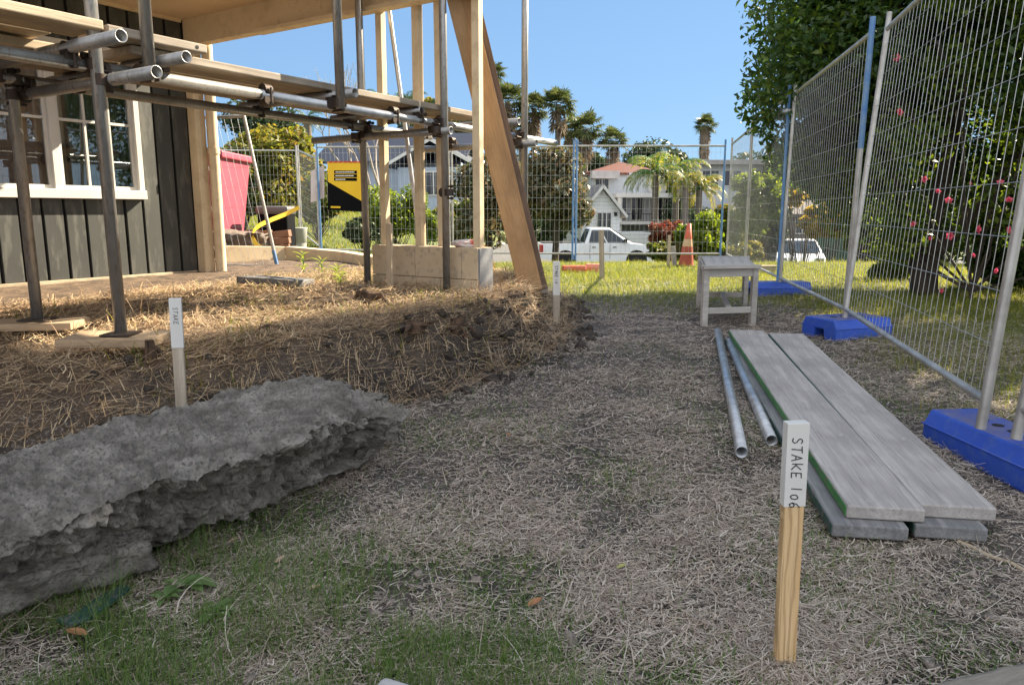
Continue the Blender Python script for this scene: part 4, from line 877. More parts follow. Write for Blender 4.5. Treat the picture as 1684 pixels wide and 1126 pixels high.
L1 = leafmat('camellia_leaf', [(.045, .09, .02), (.03, .065, .016), (.075, .13, .022), (.03, .06, .015), (.15, .21, .028)], .46, .3)
L2 = leafmat('fresh_leaf', [(.14, .20, .025), (.10, .16, .02), (.19, .23, .03), (.07, .11, .02)], .45, .45)
L3 = leafmat('dark_tree_leaf', [(.03, .055, .018), (.045, .07, .022), (.02, .04, .014), (.07, .085, .025)], .25, .5)
L4 = leafmat('yellow_green_leaf', [(.19, .19, .03), (.13, .155, .025), (.24, .20, .035), (.085, .115, .022), (.20, .14, .035)], .45, .5)
L5 = leafmat('magnolia_leaf', [(.06, .085, .025), (.13, .085, .035), (.17, .13, .06), (.04, .06, .02), (.20, .20, .13)], .25, .35)
L6 = leafmat('copper_leaf', [(.20, .06, .035), (.14, .045, .03), (.25, .10, .045), (.10, .07, .03)], .4, .5)
L7 = leafmat('golden_leaf', [(.38, .26, .03), (.30, .24, .03), (.22, .22, .04), (.44, .31, .05)], .5, .5)
L8 = leafmat('hedge_leaf', [(.09, .13, .02), (.065, .10, .018), (.13, .16, .03), (.16, .11, .03)], .4, .5)
# the crowns are thinned where the photographed sun reaches the house platform and the far lawn
def sunlit(p, r):
    dd_ = (p[:, 2]-.34)/math.tan(SUN_EL); lx = p[:, 0]-dd_*math.cos(SUN_AZ); ly = p[:, 1]-dd_*math.sin(SUN_AZ)
    edge = np.interp(lx, [-6, -2.2, -1.53, -.84, -.1, .32], [1.2, 2.1, 3.2, 4.0, 4.5, 4.8])
    far = np.interp(lx, [.3, .8, 2.6, 3.4, 6], [9.0, 9.1, 9.2, 8.3, 8.0])
    hole = (((lx-2.95)/.7)**2+((ly-3.62)/.65)**2 < 1) | ((lx > 2.5) & (ly > 4) & (fbm(lx*1.1+4, ly*2.4+2, 3) > .49))
    hit = ((lx < .32) & (ly > edge) & ((ly < 5.25) | (lx < -1.1))) | ((lx >= .32) & (ly > far)) | hole
    return ~hit | (r.random(len(p)) < .10)
# the big flowering tree by the right fence and its neighbours
def limb(*pts): return [Vector(p) for p in pts]
g = lambda x, y: gz(x, y)-.06
tA = [(limb((4.15, 7.4, g(4.15, 7.4)), (4.2, 7.5, .7), (4.38, 7.6, 1.6), (4.6, 7.9, 2.8), (4.5, 8.2, 4.0)), [.12, .085, .075, .06, .04]),
      (limb((4.3, 7.5, 1.2), (3.9, 7.6, 1.9), (3.4, 7.9, 2.6), (3.0, 8.2, 3.0)), [.055, .045, .03, .02]),
      (limb((4.25, 7.45, .5), (4.75, 7.2, 1.3), (5.1, 7.0, 2.3), (5.6, 6.9, 3.4)), [.075, .06, .05, .03]),
      (limb((4.4, 7.7, 1.7), (4.0, 7.0, 2.0), (3.6, 6.6, 2.3)), [.05, .04, .02]), (limb((4.1, 7.35, .1), (3.9, 7.45, .8), (3.75, 7.5, 1.5)), [.09, .06, .035])]
clA = [(3.0, 8.3, 2.9, .62, .7, .6), (2.85, 8.0, 2.3, .48, .6, .5), (3.4, 8.7, 3.1, .55, .7, .5), (3.0, 8.9, 2.1, .4, .6, .5), (3.5, 8.0, 2.3, .6, .8, .6), (3.9, 8.2, 3.2, .8, .9, .7), (4.3, 8.4, 4.2, 1, 1, .8), (3.95, 7.5, 3.5, .6, .7, .55), (4.6, 7.6, 3.5, 1, .9, .8), (5.3, 7.4, 4.4, 1, 1, .9), (4.9, 8.6, 2.6, .9, .9, .8), (4.2, 9.0, 2.4, .8, .8, .7), (5.5, 8.4, 3.3, 1, 1, 1), (5.6, 8.6, 1.7, .8, .8, .7), (4.7, 8.9, 1.5, .7, .6, .5), (3.4, 8.9, 1.5, .45, .5, .4), (4.9, 6.9, 2.7, .7, .7, .6), (4.0, 8.8, 1.75, .6, .5, .45), (5.0, 9.2, 2.0, .8, .7, .7), (5.6, 9.4, 2.8, .9, .8, .9), (4.6, 9.6, 3.2, .8, .7, .8), (5.2, 8.0, 1.2, .6, .5, .5), (4.7, 7.0, 1.3, .4, .4, .4), (4.4, 6.9, 2.0, .4, .4, .4), (6.2, 9.0, 2.2, .8, .8, .8), (3.55, 9.3, 2.7, .6, .6, .6),
       (5.0, 7.6, 5.0, 1.1, 1.1, .9), (4.7, 8.0, 5.0, .8, .8, .7)]
clA += [(3.5+.55*i+.2*(j % 2), 8.6+.35*(i % 3), .75+.62*j, .55, .5, .45) for i in range(6) for j in range(5) if not (i < 2 and j < 1)]
clA = [(x-.12, y-.45, z, a, b, c) for x, y, z, a, b, c in clA]
tree = plant('flowering_tree', 'large dark leaved tree with pink flowers overhanging the right fence', 'tree', (4.2, 7.45, 0), clA, 120000, .085, L1, tA, 'trees beyond the right fence', .5, .34, 1.3, 1, prune=sunlit)
clB = [(5.0, 6.2, 3.1, .8, .8, .7), (5.8, 5.9, 3.8, 1.1, 1, .9), (6.4, 6.8, 4.6, 1.2, 1.2, 1), (6.6, 5.4, 3.0, 1, 1, .9), (5.5, 6.6, 1.8, .7, .6, .6), (6.6, 6.8, 2.4, 1, 1, .9), (5.0, 5.4, 2.6, .5, .6, .4), (7.3, 6.0, 4.4, 1.2, 1.2, 1), (6.0, 5.0, 4.3, .9, .9, .8), (4.6, 6.5, 3.7, .7, .7, .6), (5.1, 6.9, 1.3, .5, .5, .4), (6.4, 7.6, 5.6, 1.2, 1.2, 1), (6, 6, 1.2, .7, .6, .5), (4.7, 5.9, 3.1, .5, .5, .4), (4.6, 5.3, 3.2, .5, .5, .4), (4.9, 5.9, 1.7, .5, .5, .4), (4.6, 6.3, 2.4, .45, .45, .4), (5.3, 5.9, .9, .5, .5, .4), (5.4, 6.4, 2.5, .6, .6, .6), (6.2, 7.3, 1.6, .8, .7, .7), (4.4, 5.8, 1.1, .35, .35, .35), (4.6, 5.0, 4.9, 1, 1, .6), (5.6, 4.7, 5.2, 1.1, 1, .7), (5.2, 6.0, 5.2, 1.1, 1.1, .7), (6.5, 5.2, 5.8, 1.2, 1.1, .8), (6.3, 6.6, 6.0, 1.2, 1.2, .8), (7.4, 5.6, 6.4, 1.2, 1.2, .8), (3.9, 5.6, 4.6, .8, .8, .5), (7.6, 6.8, 5.6, 1.2, 1.2, .9)]
tB = [(limb((5.9, 6.2, g(5.9, 6.2)), (5.85, 6.25, 1.2), (6.0, 6.3, 2.4), (6.2, 6.3, 3.8)), [.15, .11, .09, .06]), (limb((5.9, 6.25, 1.5), (5.4, 6.0, 2.4), (5.0, 5.7, 3.2)), [.09, .07, .03])]
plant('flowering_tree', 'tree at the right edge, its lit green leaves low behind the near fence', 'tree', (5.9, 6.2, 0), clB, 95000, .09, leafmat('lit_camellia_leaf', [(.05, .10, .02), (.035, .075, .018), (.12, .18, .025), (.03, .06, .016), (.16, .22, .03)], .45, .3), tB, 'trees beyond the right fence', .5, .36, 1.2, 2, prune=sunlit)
def bigtree(x, y, z, r, n, seed, label):
    b = (x, y, g(x, y)); cl = crownclumps((x, y, z), (r*.75, r*.75, r*.8), 18, r*.42, seed, -.8)
    plant('broadleaf_tree', label, 'tree', b, cl, n, .12, L3, [(limb(b, (x+.1, y, z*.4), (x, y+.1, z)), [.22, .17, .1])], 'trees beyond the right fence', .5, .34, .9, seed, prune=sunlit)
clC = [(3.75, 7.3, .75, .35, .35, .4), (3.7, 7.1, 1.5, .4, .4, .4), (4.35, 6.8, 1.0, .4, .35, .45), (4.5, 6.6, 1.75, .4, .35, .4), (4.0, 6.9, 2.1, .4, .4, .35), (4.9, 6.4, .7, .4, .4, .45), (3.5, 7.9, 1.1, .35, .4, .5), (3.4, 8.2, 1.8, .4, .4, .4), (4.6, 6.9, 2.5, .45, .4, .4), (3.8, 6.6, 2.8, .4, .4, .35), (4.7, 5.8, 1.9, .35, .35, .4), (4.3, 6.2, 2.5, .35, .35, .35)]
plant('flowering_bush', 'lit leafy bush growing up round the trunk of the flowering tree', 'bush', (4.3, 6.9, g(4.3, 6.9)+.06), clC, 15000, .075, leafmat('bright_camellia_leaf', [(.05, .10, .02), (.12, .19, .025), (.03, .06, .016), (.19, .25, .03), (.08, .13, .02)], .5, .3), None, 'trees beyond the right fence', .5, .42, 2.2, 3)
bigtree(8.4, 3.6, 4.4, 3.0, 34000, 31, 'shade tree outside the right edge, nearest the camera')
bigtree(8.8, 8.6, 4.4, 2.7, 30000, 32, 'tall dense tree filling the top right corner behind the flowering ones')
bl_m = leafmat('pink_petal', [(.62, .07, .12), (.70, .16, .20), (.55, .05, .08)], .35, .5)
fr2 = random.Random(5)
def blossom(c, r):
    mb = MB(); Rb = Matrix.Rotation(math.radians(70+fr2.uniform(-30, 30)), 3, 'X') @ Matrix.Rotation(fr2.uniform(-.6, .6), 3, 'Y')
    for ring, nn, tl, q in ((0, 5, .25, 1), (1, 5, .75, .75), (2, 3, 1.2, .45)):
        for i in range(nn):
            a = i*6.283/nn+ring*.5; d = Rb @ Vector((math.cos(a), math.sin(a), 0)); s_ = Rb @ Vector((-math.sin(a), math.cos(a), 0)); e = d*math.cos(tl)+(Rb @ ZV)*math.sin(tl)
            mb.add([c, c+e*r*q*.6+s_*r*.42*q, c+e*r*q*1.05, c+e*r*q*.6-s_*r*.42*q], [(0, 1, 2, 3)])
    return mb
for px, py, Y in ((1658, 378, 5.6), (1608, 377, 5.8), (1595, 302, 6.2), (1520, 295, 6.6), (1542, 315, 6.4), (1659, 329, 5.6), (1637, 445, 5.9), (1548, 478, 6.7), (1502, 369, 6.8), (1560, 330, 6.4), (1474, 95, 6.8), (1479, 185, 6.6), (1303, 35, 8.3), (1562, 388, 6.3), (1645, 300, 5.7), (1600, 420, 6.0), (1530, 392, 6.6)):
    obj('blossom', blossom(at(px, py, Y), fr2.uniform(.022, .038)), bl_m, tree)
for x, y in ((3.35, 6.0), (3.6, 6.3), (3.2, 5.6)): pass
pot = thing('blue_pot', 'dull blue plant pot standing under the pink flowered tree', 'pot', gnd(1512, 478))
pc = gnd(1512, 480); obj('bowl', MB().lathe(pc, [(0, .0), (.085, .0), (.115, .13), (.125, .135), (.115, .14), (.10, .12), (0, .11)], 20), mat('pot_blue', (.05, .08, .20), None, 6, .6), pot)
# shrubs under and past the right fence
ctree('shrub', 'mixed leafy shrub under the right tree, beyond the lawn strip', 1470, 395, 470, 95, 9.4, 5200, .08, L2, 'shrubs beyond the right fence', 9, 41, .45, trunkfrac=0, cat='shrub')
ctree('shrub', 'golden yellow bush behind the white car', 1366, 318, 396, 120, 21, 9000, .16, L7, 'shrubs beyond the right fence', 10, 42, .38, trunkfrac=0, cat='shrub')
ctree('shrub', 'small orange leaved bush above the white car roof', 1308, 305, 345, 42, 20, 1500, .14, L7, 'shrubs beyond the right fence', 6, 43, .45, trunkfrac=0, cat='shrub')
ctree('shrub', 'tall green shrub behind the almost edge on fence panel', 1245, 268, 402, 95, 18.5, 7500, .15, L2, 'shrubs beyond the right fence', 12, 44, .42, trunkfrac=0, cat='shrub')
ctree('shrub', 'low yellow green bush beside the blue fence corner post', 1228, 392, 432, 72, 15, 3800, .10, L4, 'shrubs beyond the right fence', 8, 45, .4, trunkfrac=0, cat='shrub')
ctree('shrub', 'dark bush between the trunk and the small shrub at right', 1425, 300, 400, 90, 17, 5000, .13, L3, 'shrubs beyond the right fence', 9, 46, .4, trunkfrac=0, cat='shrub')
ctree('shrub', 'deep green bush low at the right edge with pink flowers above', 1650, 330, 480, 130, 8.0, 7000, .09, L1, 'shrubs beyond the right fence', 10, 47, .38, trunkfrac=0, cat='shrub')
# shrubs beyond the back fence
BG_ = 'shrubs beyond the back fence'
ctree('shrub', 'rusty red domed bush between the white houses and the cone', 1098, 352, 408, 74, 19, 5200, .11, L6, BG_, 10, 51, .3, trunkfrac=0, cat='shrub')
ctree('shrub', 'green bush directly behind the traffic cone', 1156, 345, 428, 86, 17, 6000, .12, L2, BG_, 10, 52, .36, trunkfrac=0, cat='shrub')
ctree('shrub', 'low olive hedge bush in front of the pickup bonnet', 1090, 392, 432, 62, 17.5, 4200, .10, L8, BG_, 9, 53, .32, trunkfrac=0, cat='shrub')
ctree('shrub', 'brownish green low bush below the rusty red bush', 1118, 398, 434, 66, 16.5, 4200, .10, leafmat('brown_green_leaf', [(.13, .10, .03), (.09, .10, .025), (.17, .12, .04)], .4), BG_, 8, 54, .32, trunkfrac=0, cat='shrub')
ctree('shrub', 'yellow green bush right of the yellow sign', 645, 288, 402, 120, 17.5, 9000, .12, L2, BG_, 14, 55, .38, trunkfrac=0, cat='shrub')
ctree('shrub', 'bright green bush behind the cream studs', 700, 330, 404, 70, 17.0, 4600, .11, L2, BG_, 9, 56, .38, trunkfrac=0, cat='shrub')
ctree('shrub', 'dark trimmed bush below the yellow sign on the grass bank', 598, 352, 402, 110, 16.6, 6500, .08, L3, BG_, 10, 57, .3, trunkfrac=0, cat='shrub')
ctree('shrub', 'broad yellow green hedge bush left of the yellow sign', 458, 188, 372, 150, 18.5, 15000, .15, L4, BG_, 18, 58, .36, trunkfrac=0, cat='shrub')
ctree('shrub', 'leafy green bush behind the faded red bin', 395, 205, 375, 110, 17.5, 9000, .14, L8, BG_, 14, 59, .36, trunkfrac=0, cat='shrub')
ctree('shrub', 'green bush between the notice sheet and the fence corner', 520, 285, 375, 80, 17.5, 5600, .12, L8, BG_, 10, 60, .36, trunkfrac=0, cat='shrub')
dm = gnd(797, 432); dm = at(797, 428, 9.2); dm.z = H(dm.x, dm.y)
plant('dry_grass_clump', 'brown withered grass clump just right of the block wall', 'plant', dm, [(dm.x, dm.y, dm.z+.18, .10, .10, .18), (dm.x-.03, dm.y, dm.z+.34, .06, .07, .12)], 2600, .12, leafmat('withered', [(.30, .17, .08), (.22, .12, .06), (.38, .24, .12)], .2, .8), None, None, .12, .2, 3, 61)
# trees behind the fence and the houses
TG = 'trees beyond the road'
ctree('magnolia_tree', 'brown and green magnolia tree above the rear of the white pickup', 912, 240, 402, 125, 22, 9500, .23, L5, TG, 15, 71, .40)
ctree('magnolia_tree', 'darker magnolia tree behind the leaning plywood', 800, 232, 405, 150, 23.5, 10500, .23, L5, TG, 16, 72, .40)
BT = [(715, 142, 310, 92, 55, L3, 'round dark tree right of the arching palm'), (752, 190, 322, 80, 52, L5, 'brownish tree crown just left of the tall plywood'), (690, 130, 275, 52, 60, L4, 'pale green pointed tree top between the cream studs'), (1062, 222, 378, 110, 66, L3, 'large round dark tree behind the red tiled roof'), (1112, 232, 372, 59, 68, L3, 'small dark tree top right of the large round dark one'), (985, 235, 370, 69, 72, L3, 'dark tree low between the palms and the red roof'), (900, 250, 390, 103, 75, L3, 'dark wooded mass below the row of palms'), (1240, 238, 390, 103, 60, L3, 'dark tree over the building at the right fence corner'), (430, 165, 295, 138, 40, L3, 'dark tree top above the yellow green hedge'), (830, 240, 390, 103, 70, L3, 'dark tree behind the darker magnolia'), (1150, 300, 432, 126, 50, L3, 'dark tree behind the feathery palms'), (1320, 240, 400, 138, 46, L3, 'dark tree seen through the right fence mesh'), (630, 215, 360, 103, 62, L8, 'green tree behind the blue roofed house'), (1205, 250, 390, 69, 70, L8, 'far green tree left of the fence corner')]
for i, (px, t0, b0_, w, Y, m, lab) in enumerate(BT): ctree('broadleaf_tree', lab, px, t0, b0_, w, Y, 8000, .0062*Y+.06, m, TG, 16, 80+i, .30)
# bare tree
bt0 = at(605, 345, 21); t = thing('bare_tree', 'leafless pale branched tree left of the cream studs', 'tree', (bt0.x, 21, float(H(bt0.x, 21))))
mb = MB(); rr = random.Random(3)
def br(p, d, l, r, dep):
    q = p+d*l; m_ = p.lerp(q, .5)+Vector((rr.uniform(-.06, .06), rr.uniform(-.06, .06), 0))*l; mb.tube([p, m_, q], [r, r*.85, r*.65], 5)
    if dep:
        for _ in range(2 if dep > 1 else 3):
            e = (d+Vector((rr.uniform(-.65, .65), rr.uniform(-.5, .5), rr.uniform(-.1, .4)))).normalized(); br(q, e, l*rr.uniform(.6, .85), r*.6, dep-1)
bs0 = Vector((bt0.x, 21, float(H(bt0.x, 21))-.1))
for dx in (-.16, .05, .22): br(bs0, Vector((dx, 0, 1)).normalized(), 1.5, .06, 5)
obj('branches', mb, mat('pale_bark', (.42, .37, .31), (.25, .21, .18), 12, .9), t)
# palms
FANM = leafmat('fan_palm_leaf', [(.075, .10, .03), (.055, .08, .025), (.11, .12, .04), (.04, .06, .02)], .25, .45)
SKIRT = leafmat('dead_palm_leaf', [(.20, .15, .085), (.14, .10, .06), (.26, .20, .12)], .15, .8)
FEA = leafmat('feather_palm_leaf', [(.13, .19, .03), (.09, .15, .025), (.20, .22, .04), (.30, .24, .05)], .4, .45)
def fanpalm(px, py, wpx, Y, label, skirt=1.0, seed=0, trunkw=1.0, n=54):
    c = at(px, py, Y); R = wpx/F*Y/2; base = Vector((c.x, Y, float(H(c.x, Y))-.2)); r = random.Random(seed+100)
    t = thing('fan_palm', label, 'palm tree', base, 'fan palms on the skyline'); V = []; SK = []
    def fan(o, d, sz, nb, dst, droop):
        sd = d.cross(ZV); sd = sd.normalized() if sd.length > .01 else Vector((1, 0, 0)); nr = sd.cross(d).normalized()
        for k in range(nb):
            a = (k/(nb-1)-.5)*3.6; e = (d*math.cos(a)+sd*math.sin(a)).normalized(); w = e.cross(nr)*sz*.075
            l = sz*r.uniform(.8, 1.05)*(1-.12*abs(a)); mid = o+e*l*.55; tip = o+e*l-ZV*sz*droop*r.uniform(.5, 1.3)
            dst.extend([o, mid+w, tip, mid-w])
    for i in range(n):
        el = math.asin(r.uniform(-.55, 1)); az = i*2.4+r.uniform(-.3, .3); d = Vector((math.cos(az)*math.cos(el), math.sin(az)*math.cos(el), math.sin(el)))
        pl_ = R*r.uniform(.35, .6); o = c+d*pl_; fan(o, d, R*.52, 11, V, .22+.1*(el < .2))
    for i in range(int(46*skirt)):
        az = r.uniform(0, 6.283); z = r.uniform(-1.5*skirt-.3, -.25)*R; d = Vector((math.cos(az)*.5, math.sin(az)*.5, -1)).normalized(); o = c+Vector((math.cos(az), math.sin(az), 0))*R*.18+ZV*z
        fan(o, d, R*.5, 7, SK, .1)
    obj('crown', npmesh('fan_palm', np.array([tuple(p) for p in V]), 4, [(0, 1, 2, 3)]), FANM, t)
    if SK: obj('skirt', npmesh('fan_palm_skirt', np.array([tuple(p) for p in SK]), 4, [(0, 1, 2, 3)]), SKIRT, t)
    obj('trunk', MB().tube([base, Vector((c.x, Y, (c.z+base.z)/2)), c], [R*.16*trunkw, R*.13*trunkw, R*.12*trunkw], 9), PBARK, t)
for i, a in enumerate(((835, 168, 62, 58, 'fan palm just left of the tall scaffold standard, second highest crown', .9), (806, 122, 46, 62, 'topmost fan palm, partly behind the leaning plywood', .7), (878, 178, 50, 60, 'fan palm directly right of the tall scaffold standard', .9), (918, 172, 58, 58, 'fan palm with the highest crown right of the standard', .7), (963, 212, 56, 57, 'fan palm third from the right in the row of palms', .9), (1008, 232, 48, 56, 'lowest fan palm at the right end of the row', .9), (938, 214, 46, 64, 'fan palm half hidden between two taller ones', .6), (856, 212, 44, 66, 'small fan palm low behind the standard', .6))):
    fanpalm(a[0], a[1], a[2]*1.28, a[3], a[4], skirt=a[5]*.75, seed=i)
fanpalm(1160, 207, 46, 60, 'lone thick skirted fan palm near the right fence corner', 2.6, 20, 2.4)
def featherpalm(px, py, wpx, Y, label, n=34, seed=0, m=FEA, dead=0, trunk=True, th=.16, droop=1.0, group='feathery palms'):
    c = at(px, py, Y); R = wpx/F*Y/2; base = Vector((c.x, Y, float(H(c.x, Y))-.2)); r = random.Random(seed+300)
    t = thing('feather_palm', label, 'palm tree', base, group); V = []; rb = MB()
    for i in range(n):
        az = i*2.4+r.uniform(-.3, .3); el = r.uniform(-.1, 1.25); L = R*1.35*r.uniform(.8, 1.1); p = c.copy(); pts = [p.copy()]
        for s_ in range(9):
            e = el-(s_/9)**1.3*1.9*droop; d = Vector((math.cos(az)*math.cos(e), math.sin(az)*math.cos(e), math.sin(e))); p = p+d*L/9; pts.append(p.copy())
            if s_ < 1: continue
            sd = d.cross(ZV).normalized()
            for q in (.0, .33, .66):
                o = p-d*L/9*q; ll = L*.22*math.sin(math.pi*(s_+1.2-q)/11)
                for sg_ in (-1, 1):
                    tip = o+(sd*sg_*.75+d*.55-ZV*r.uniform(.2, .7)).normalized()*ll; w = d*L*.012
                    V.extend([o-w, o.lerp(tip, .5)-w*1.3, tip, o.lerp(tip, .5)+w*1.3])
        rb.tube(pts, [R*.02]*5+[R*.01]*5, 4)
    obj('crown', npmesh('feather_palm', np.array([tuple(p) for p in V]), 4, [(0, 1, 2, 3)]), m, t); obj('frond_stalks', rb, GPAINT, t)
    if trunk: obj('trunk', MB().tube([base, Vector((c.x+.04*R, Y, (c.z+base.z)/2)), c], [th*1.25, th, th*.9], 9), PBARK, t)
FEY = leafmat('golden_palm_leaf', [(.24, .20, .03), (.16, .18, .03), (.30, .24, .04), (.11, .14, .025)], .4, .45)
for i, a in enumerate(((1078, 285, 92, 39, 'feathery palm in front of the balcony house, left of three'), (1112, 280, 84, 40, 'tallest green feathery palm beside the balcony house'), (1150, 312, 80, 38, 'golden feathery palm at the right of the balcony house'), (1128, 300, 56, 37, 'yellowish feathery palm in the middle of the group'))):
    featherpalm(*a, seed=i, m=(FEA, FEA, FEY, FEY)[i], th=.17)
featherpalm(668, 172, 64, 44, 'dark arching date palm between the cream studs', 30, 9, leafmat('date_palm_leaf', [(.05, .075, .03), (.035, .055, .02), (.07, .095, .04)], .25), group=None)
featherpalm(622, 158, 40, 46, 'dark date palm top left of the rear standard', 24, 10, bpy.data.materials['date_palm_leaf'], group=None)
featherpalm(505, 196, 46, 30, 'arching palm fronds above the yellow green hedge', 22, 12, bpy.data.materials['date_palm_leaf'], group=None)
# ---------------------------------------------------------------- vehicles
def arcpts(cx, cz, r, a0, a1, n=10): return [(cx+r*math.cos(a0+(a1-a0)*i/n), cz+r*math.sin(a0+(a1-a0)*i/n)) for i in range(n+1)]
def extrude_profile(poly, w, taper=None):
    bm = bmesh.new(); n = len(poly)
    A = [bm.verts.new((x, -w/2, z)) for x, z in poly]; B = [bm.verts.new((x, w/2, z)) for x, z in poly]
    fa = bm.faces.new(A); fb = bm.faces.new(B[::-1])
    for i in range(n): bm.faces.new((A[(i+1) % n], A[i], B[i], B[(i+1) % n]))
    bmesh.ops.recalc_face_normals(bm, faces=bm.faces)
    if taper:
        for v in bm.verts: v.co.y *= taper(v.co.x, v.co.z)
    bmesh.ops.triangulate(bm, faces=[f for f in bm.faces if len(f.verts) > 4])
    me = bpy.data.meshes.new('body'); bm.to_mesh(me); bm.free(); return me
def vehicle(name, label, loc, rot, body, cabin, wheels, r, w, belt, roofw, lights, handles, extra=None):
    M = Matrix.Translation(Vector(loc)) @ Matrix.Rotation(rot, 4, 'Z'); t = thing(name, label, 'car' if name == 'parked_car' else 'pickup truck', loc)
    obj('body', extrude_profile(body, w, lambda x, z: 1-.05*max(0, (z-.75)/.4)), CARW, t, M, .09, seg=4)
    (x0, x1, x2, x3), zr = cabin                       # base rear, roof rear, roof front, base front
    cb = MB(); hw = w/2*.95; rw = roofw/2
    pts = [(x0, hw, belt), (x3, hw, belt), (x2, rw, zr), (x1, rw, zr), (x0, -hw, belt), (x3, -hw, belt), (x2, -rw, zr), (x1, -rw, zr)]
    cb.add(pts, [(0, 1, 2, 3), (7, 6, 5, 4), (3, 2, 6, 7), (1, 5, 6, 2), (4, 0, 3, 7)])
    obj('cab', cb, CARW, t, M, .10, seg=4)
    def side(sgn, u0, u1, v0, v1, off=.012):
        def P(u, v):
            a = Vector((x0+(x3-x0)*u, hw*sgn, belt)); b = Vector((x1+(x2-x1)*u, rw*sgn, zr)); return a.lerp(b, v)+Vector((0, off*sgn, 0))
        return [P(u0, v0), P(u1, v0), P(u1-.02, v1), P(u0+.02, v1)]
    for sgn in (-1, 1):
        for u0, u1 in ((.08, .46), (.49, .90)):
            q = side(sgn, u0, u1, .06, .86); obj('side_window', MB().prism(q, Vector((0, -.01*sgn, 0))), CARG, t, M)
    def fb(xb, xr, sgn):
        a = [Vector((xb, -hw*.88, belt+.03)), Vector((xb, hw*.88, belt+.03)), Vector((xr, rw*.9, zr)), Vector((xr, -rw*.9, zr))]
        a[2] = a[1].lerp(a[2], .88); a[3] = a[0].lerp(a[3], .88); return [p+Vector((.02*sgn, 0, .015)) for p in a]
    obj('windscreen', MB().prism(fb(x3, x2, 1), Vector((-.01, 0, 0))), CARG, t, M); obj('rear_window', MB().prism(fb(x0, x1, -1), Vector((.01, 0, 0))), CARG, t, M)
    for wx in wheels:
        for sgn in (-1, 1):
            c = Vector((wx, sgn*(w/2-.12), r)); ty = MB(); prof = [(r*.6, -.11), (r*.95, -.11), (r, -.07), (r, .07), (r*.95, .11), (r*.6, .11)]
            R = Matrix.Rotation(math.pi/2, 4, 'X'); ty.lathe((0, 0, 0), prof, 24); ty.v = [tuple(R @ Vector(v)+c) for v in ty.v]
            wo = obj('wheel', ty, RUBBER, t, M)
            rm = MB().lathe((0, 0, 0), [(0, .03), (r*.2, .05), (r*.6, .07), (r*.62, .09)], 20); rm.lathe((0, 0, 0), [(0, -.03), (r*.2, -.05), (r*.6, -.07), (r*.62, -.09)], 20); rm.v = [tuple(R @ Vector(v)+c) for v in rm.v]
            obj('rim', rm, CHROME, wo, M)
            obj('wheel_arch', MB().tube([c+Vector((0, -.14, 0)), c+Vector((0, .10 if sgn > 0 else .16, 0))], r*1.14, 20), BLACK, t, M)
    for nm, c, sz, m in lights: obj(nm, MB().box(c, sz), m, t, M, .02)
    for c in handles: obj('door_handle', MB().box(c, (.16, .02, .035)), BLACK, t, M, .008)
    for sgn in (-1, 1): obj('mirror', MB().box((x3-.35, sgn*(w/2+.10), belt+.13), (.12, .20, .16)).box((x3-.33, sgn*(w/2-.0), belt+.06), (.06, .10, .04)), BLACK, t, M, .03)
    return t, M
ra, fa = 1.12, 4.22; RW = .39
ub = [(.02, .52), (0.0, .95), (.03, 1.13), (1.92, 1.15), (3.9, 1.13), (4.55, 1.08), (5.0, .96), (5.14, .80), (5.16, .50), (5.0, .36), (fa+.47, .36)]+arcpts(fa, RW, .46, 0, math.pi)+[(fa-.47, .34), (ra+.47, .34)]+arcpts(ra, RW, .46, 0, math.pi)+[(ra-.47, .40)]
uz = float(H(4, 33.0))+.06
ute, UM = vehicle('pickup_truck', 'white double cab pickup parked side on, beyond the back fence', (1.16, 33.0, uz), math.radians(2), ub, ((1.95, 2.2, 3.05, 4.05), 1.80), (ra, fa), RW, 1.84, 1.12, 1.40,
    [('tail_light', (.07, -.86, .92), (.16, .16, .34), REDL), ('tail_light', (.07, .86, .92), (.16, .16, .34), REDL), ('headlight', (4.93, -.74, .92), (.30, .26, .15), CHROME), ('headlight', (4.93, .74, .92), (.30, .26, .15), CHROME), ('rear_bumper', (-.06, 0, .52), (.18, 1.7, .20), BLACK), ('front_bumper', (5.1, 0, .45), (.16, 1.7, .22), CARG)], [(2.35, -.925, .98), (3.25, -.925, .98)])
obj('tray_bed', MB().box((.98, 0, 1.165), (1.72, 1.5, .02)), BLACK, ute, UM); obj('sports_bar', MB().tube([(1.75, -.72, 1.15), (1.5, -.62, 1.62), (1.5, .62, 1.62), (1.75, .72, 1.15)], .04, 8), BLACK, ute, UM)
obj('door_seam', MB().box((2.18, -.918, .80), (.012, .01, .62)), BLACK, ute, UM); obj('door_seam', MB().box((3.05, -.918, .80), (.012, .01, .62)), BLACK, ute, UM)
hb = [(.02, .5), (0, .9), (.1, 1.0), (3.1, 1.0), (4.0, .88), (4.35, .72), (4.4, .45), (4.25, .30), (3.55+.4, .30)]+arcpts(3.55, .33, .40, 0, math.pi)+[(3.15, .28), (1.2, .28)]+arcpts(.8, .33, .40, 0, math.pi)+[(.4, .32)]
cx_, cy_ = 12.5, 30.2
car, KM = vehicle('parked_car', 'white car seen from the front over the lawn crest at right', (cx_, cy_+2.4, float(H(cx_, cy_))-.08), math.radians(-109), hb, ((.25, .7, 2.0, 3.15), 1.50), (.8, 3.55), .33, 1.80, 1.0, 1.25,
    [('headlight', (4.12, -.68, .78), (.30, .34, .16), CHROME), ('headlight', (4.12, .68, .78), (.30, .34, .16), CHROME), ('grille', (4.36, 0, .62), (.08, .8, .16), BLACK), ('number_plate', (4.40, 0, .46), (.03, .4, .11), WHITE)], [(1.2, -.91, .86), (2.1, -.91, .86)])
for y in (-.5, .5): obj('roof_rail', MB().tube([(.75, y, 1.55), (1.95, y, 1.55)], .02, 6), BLACK, car, KM)
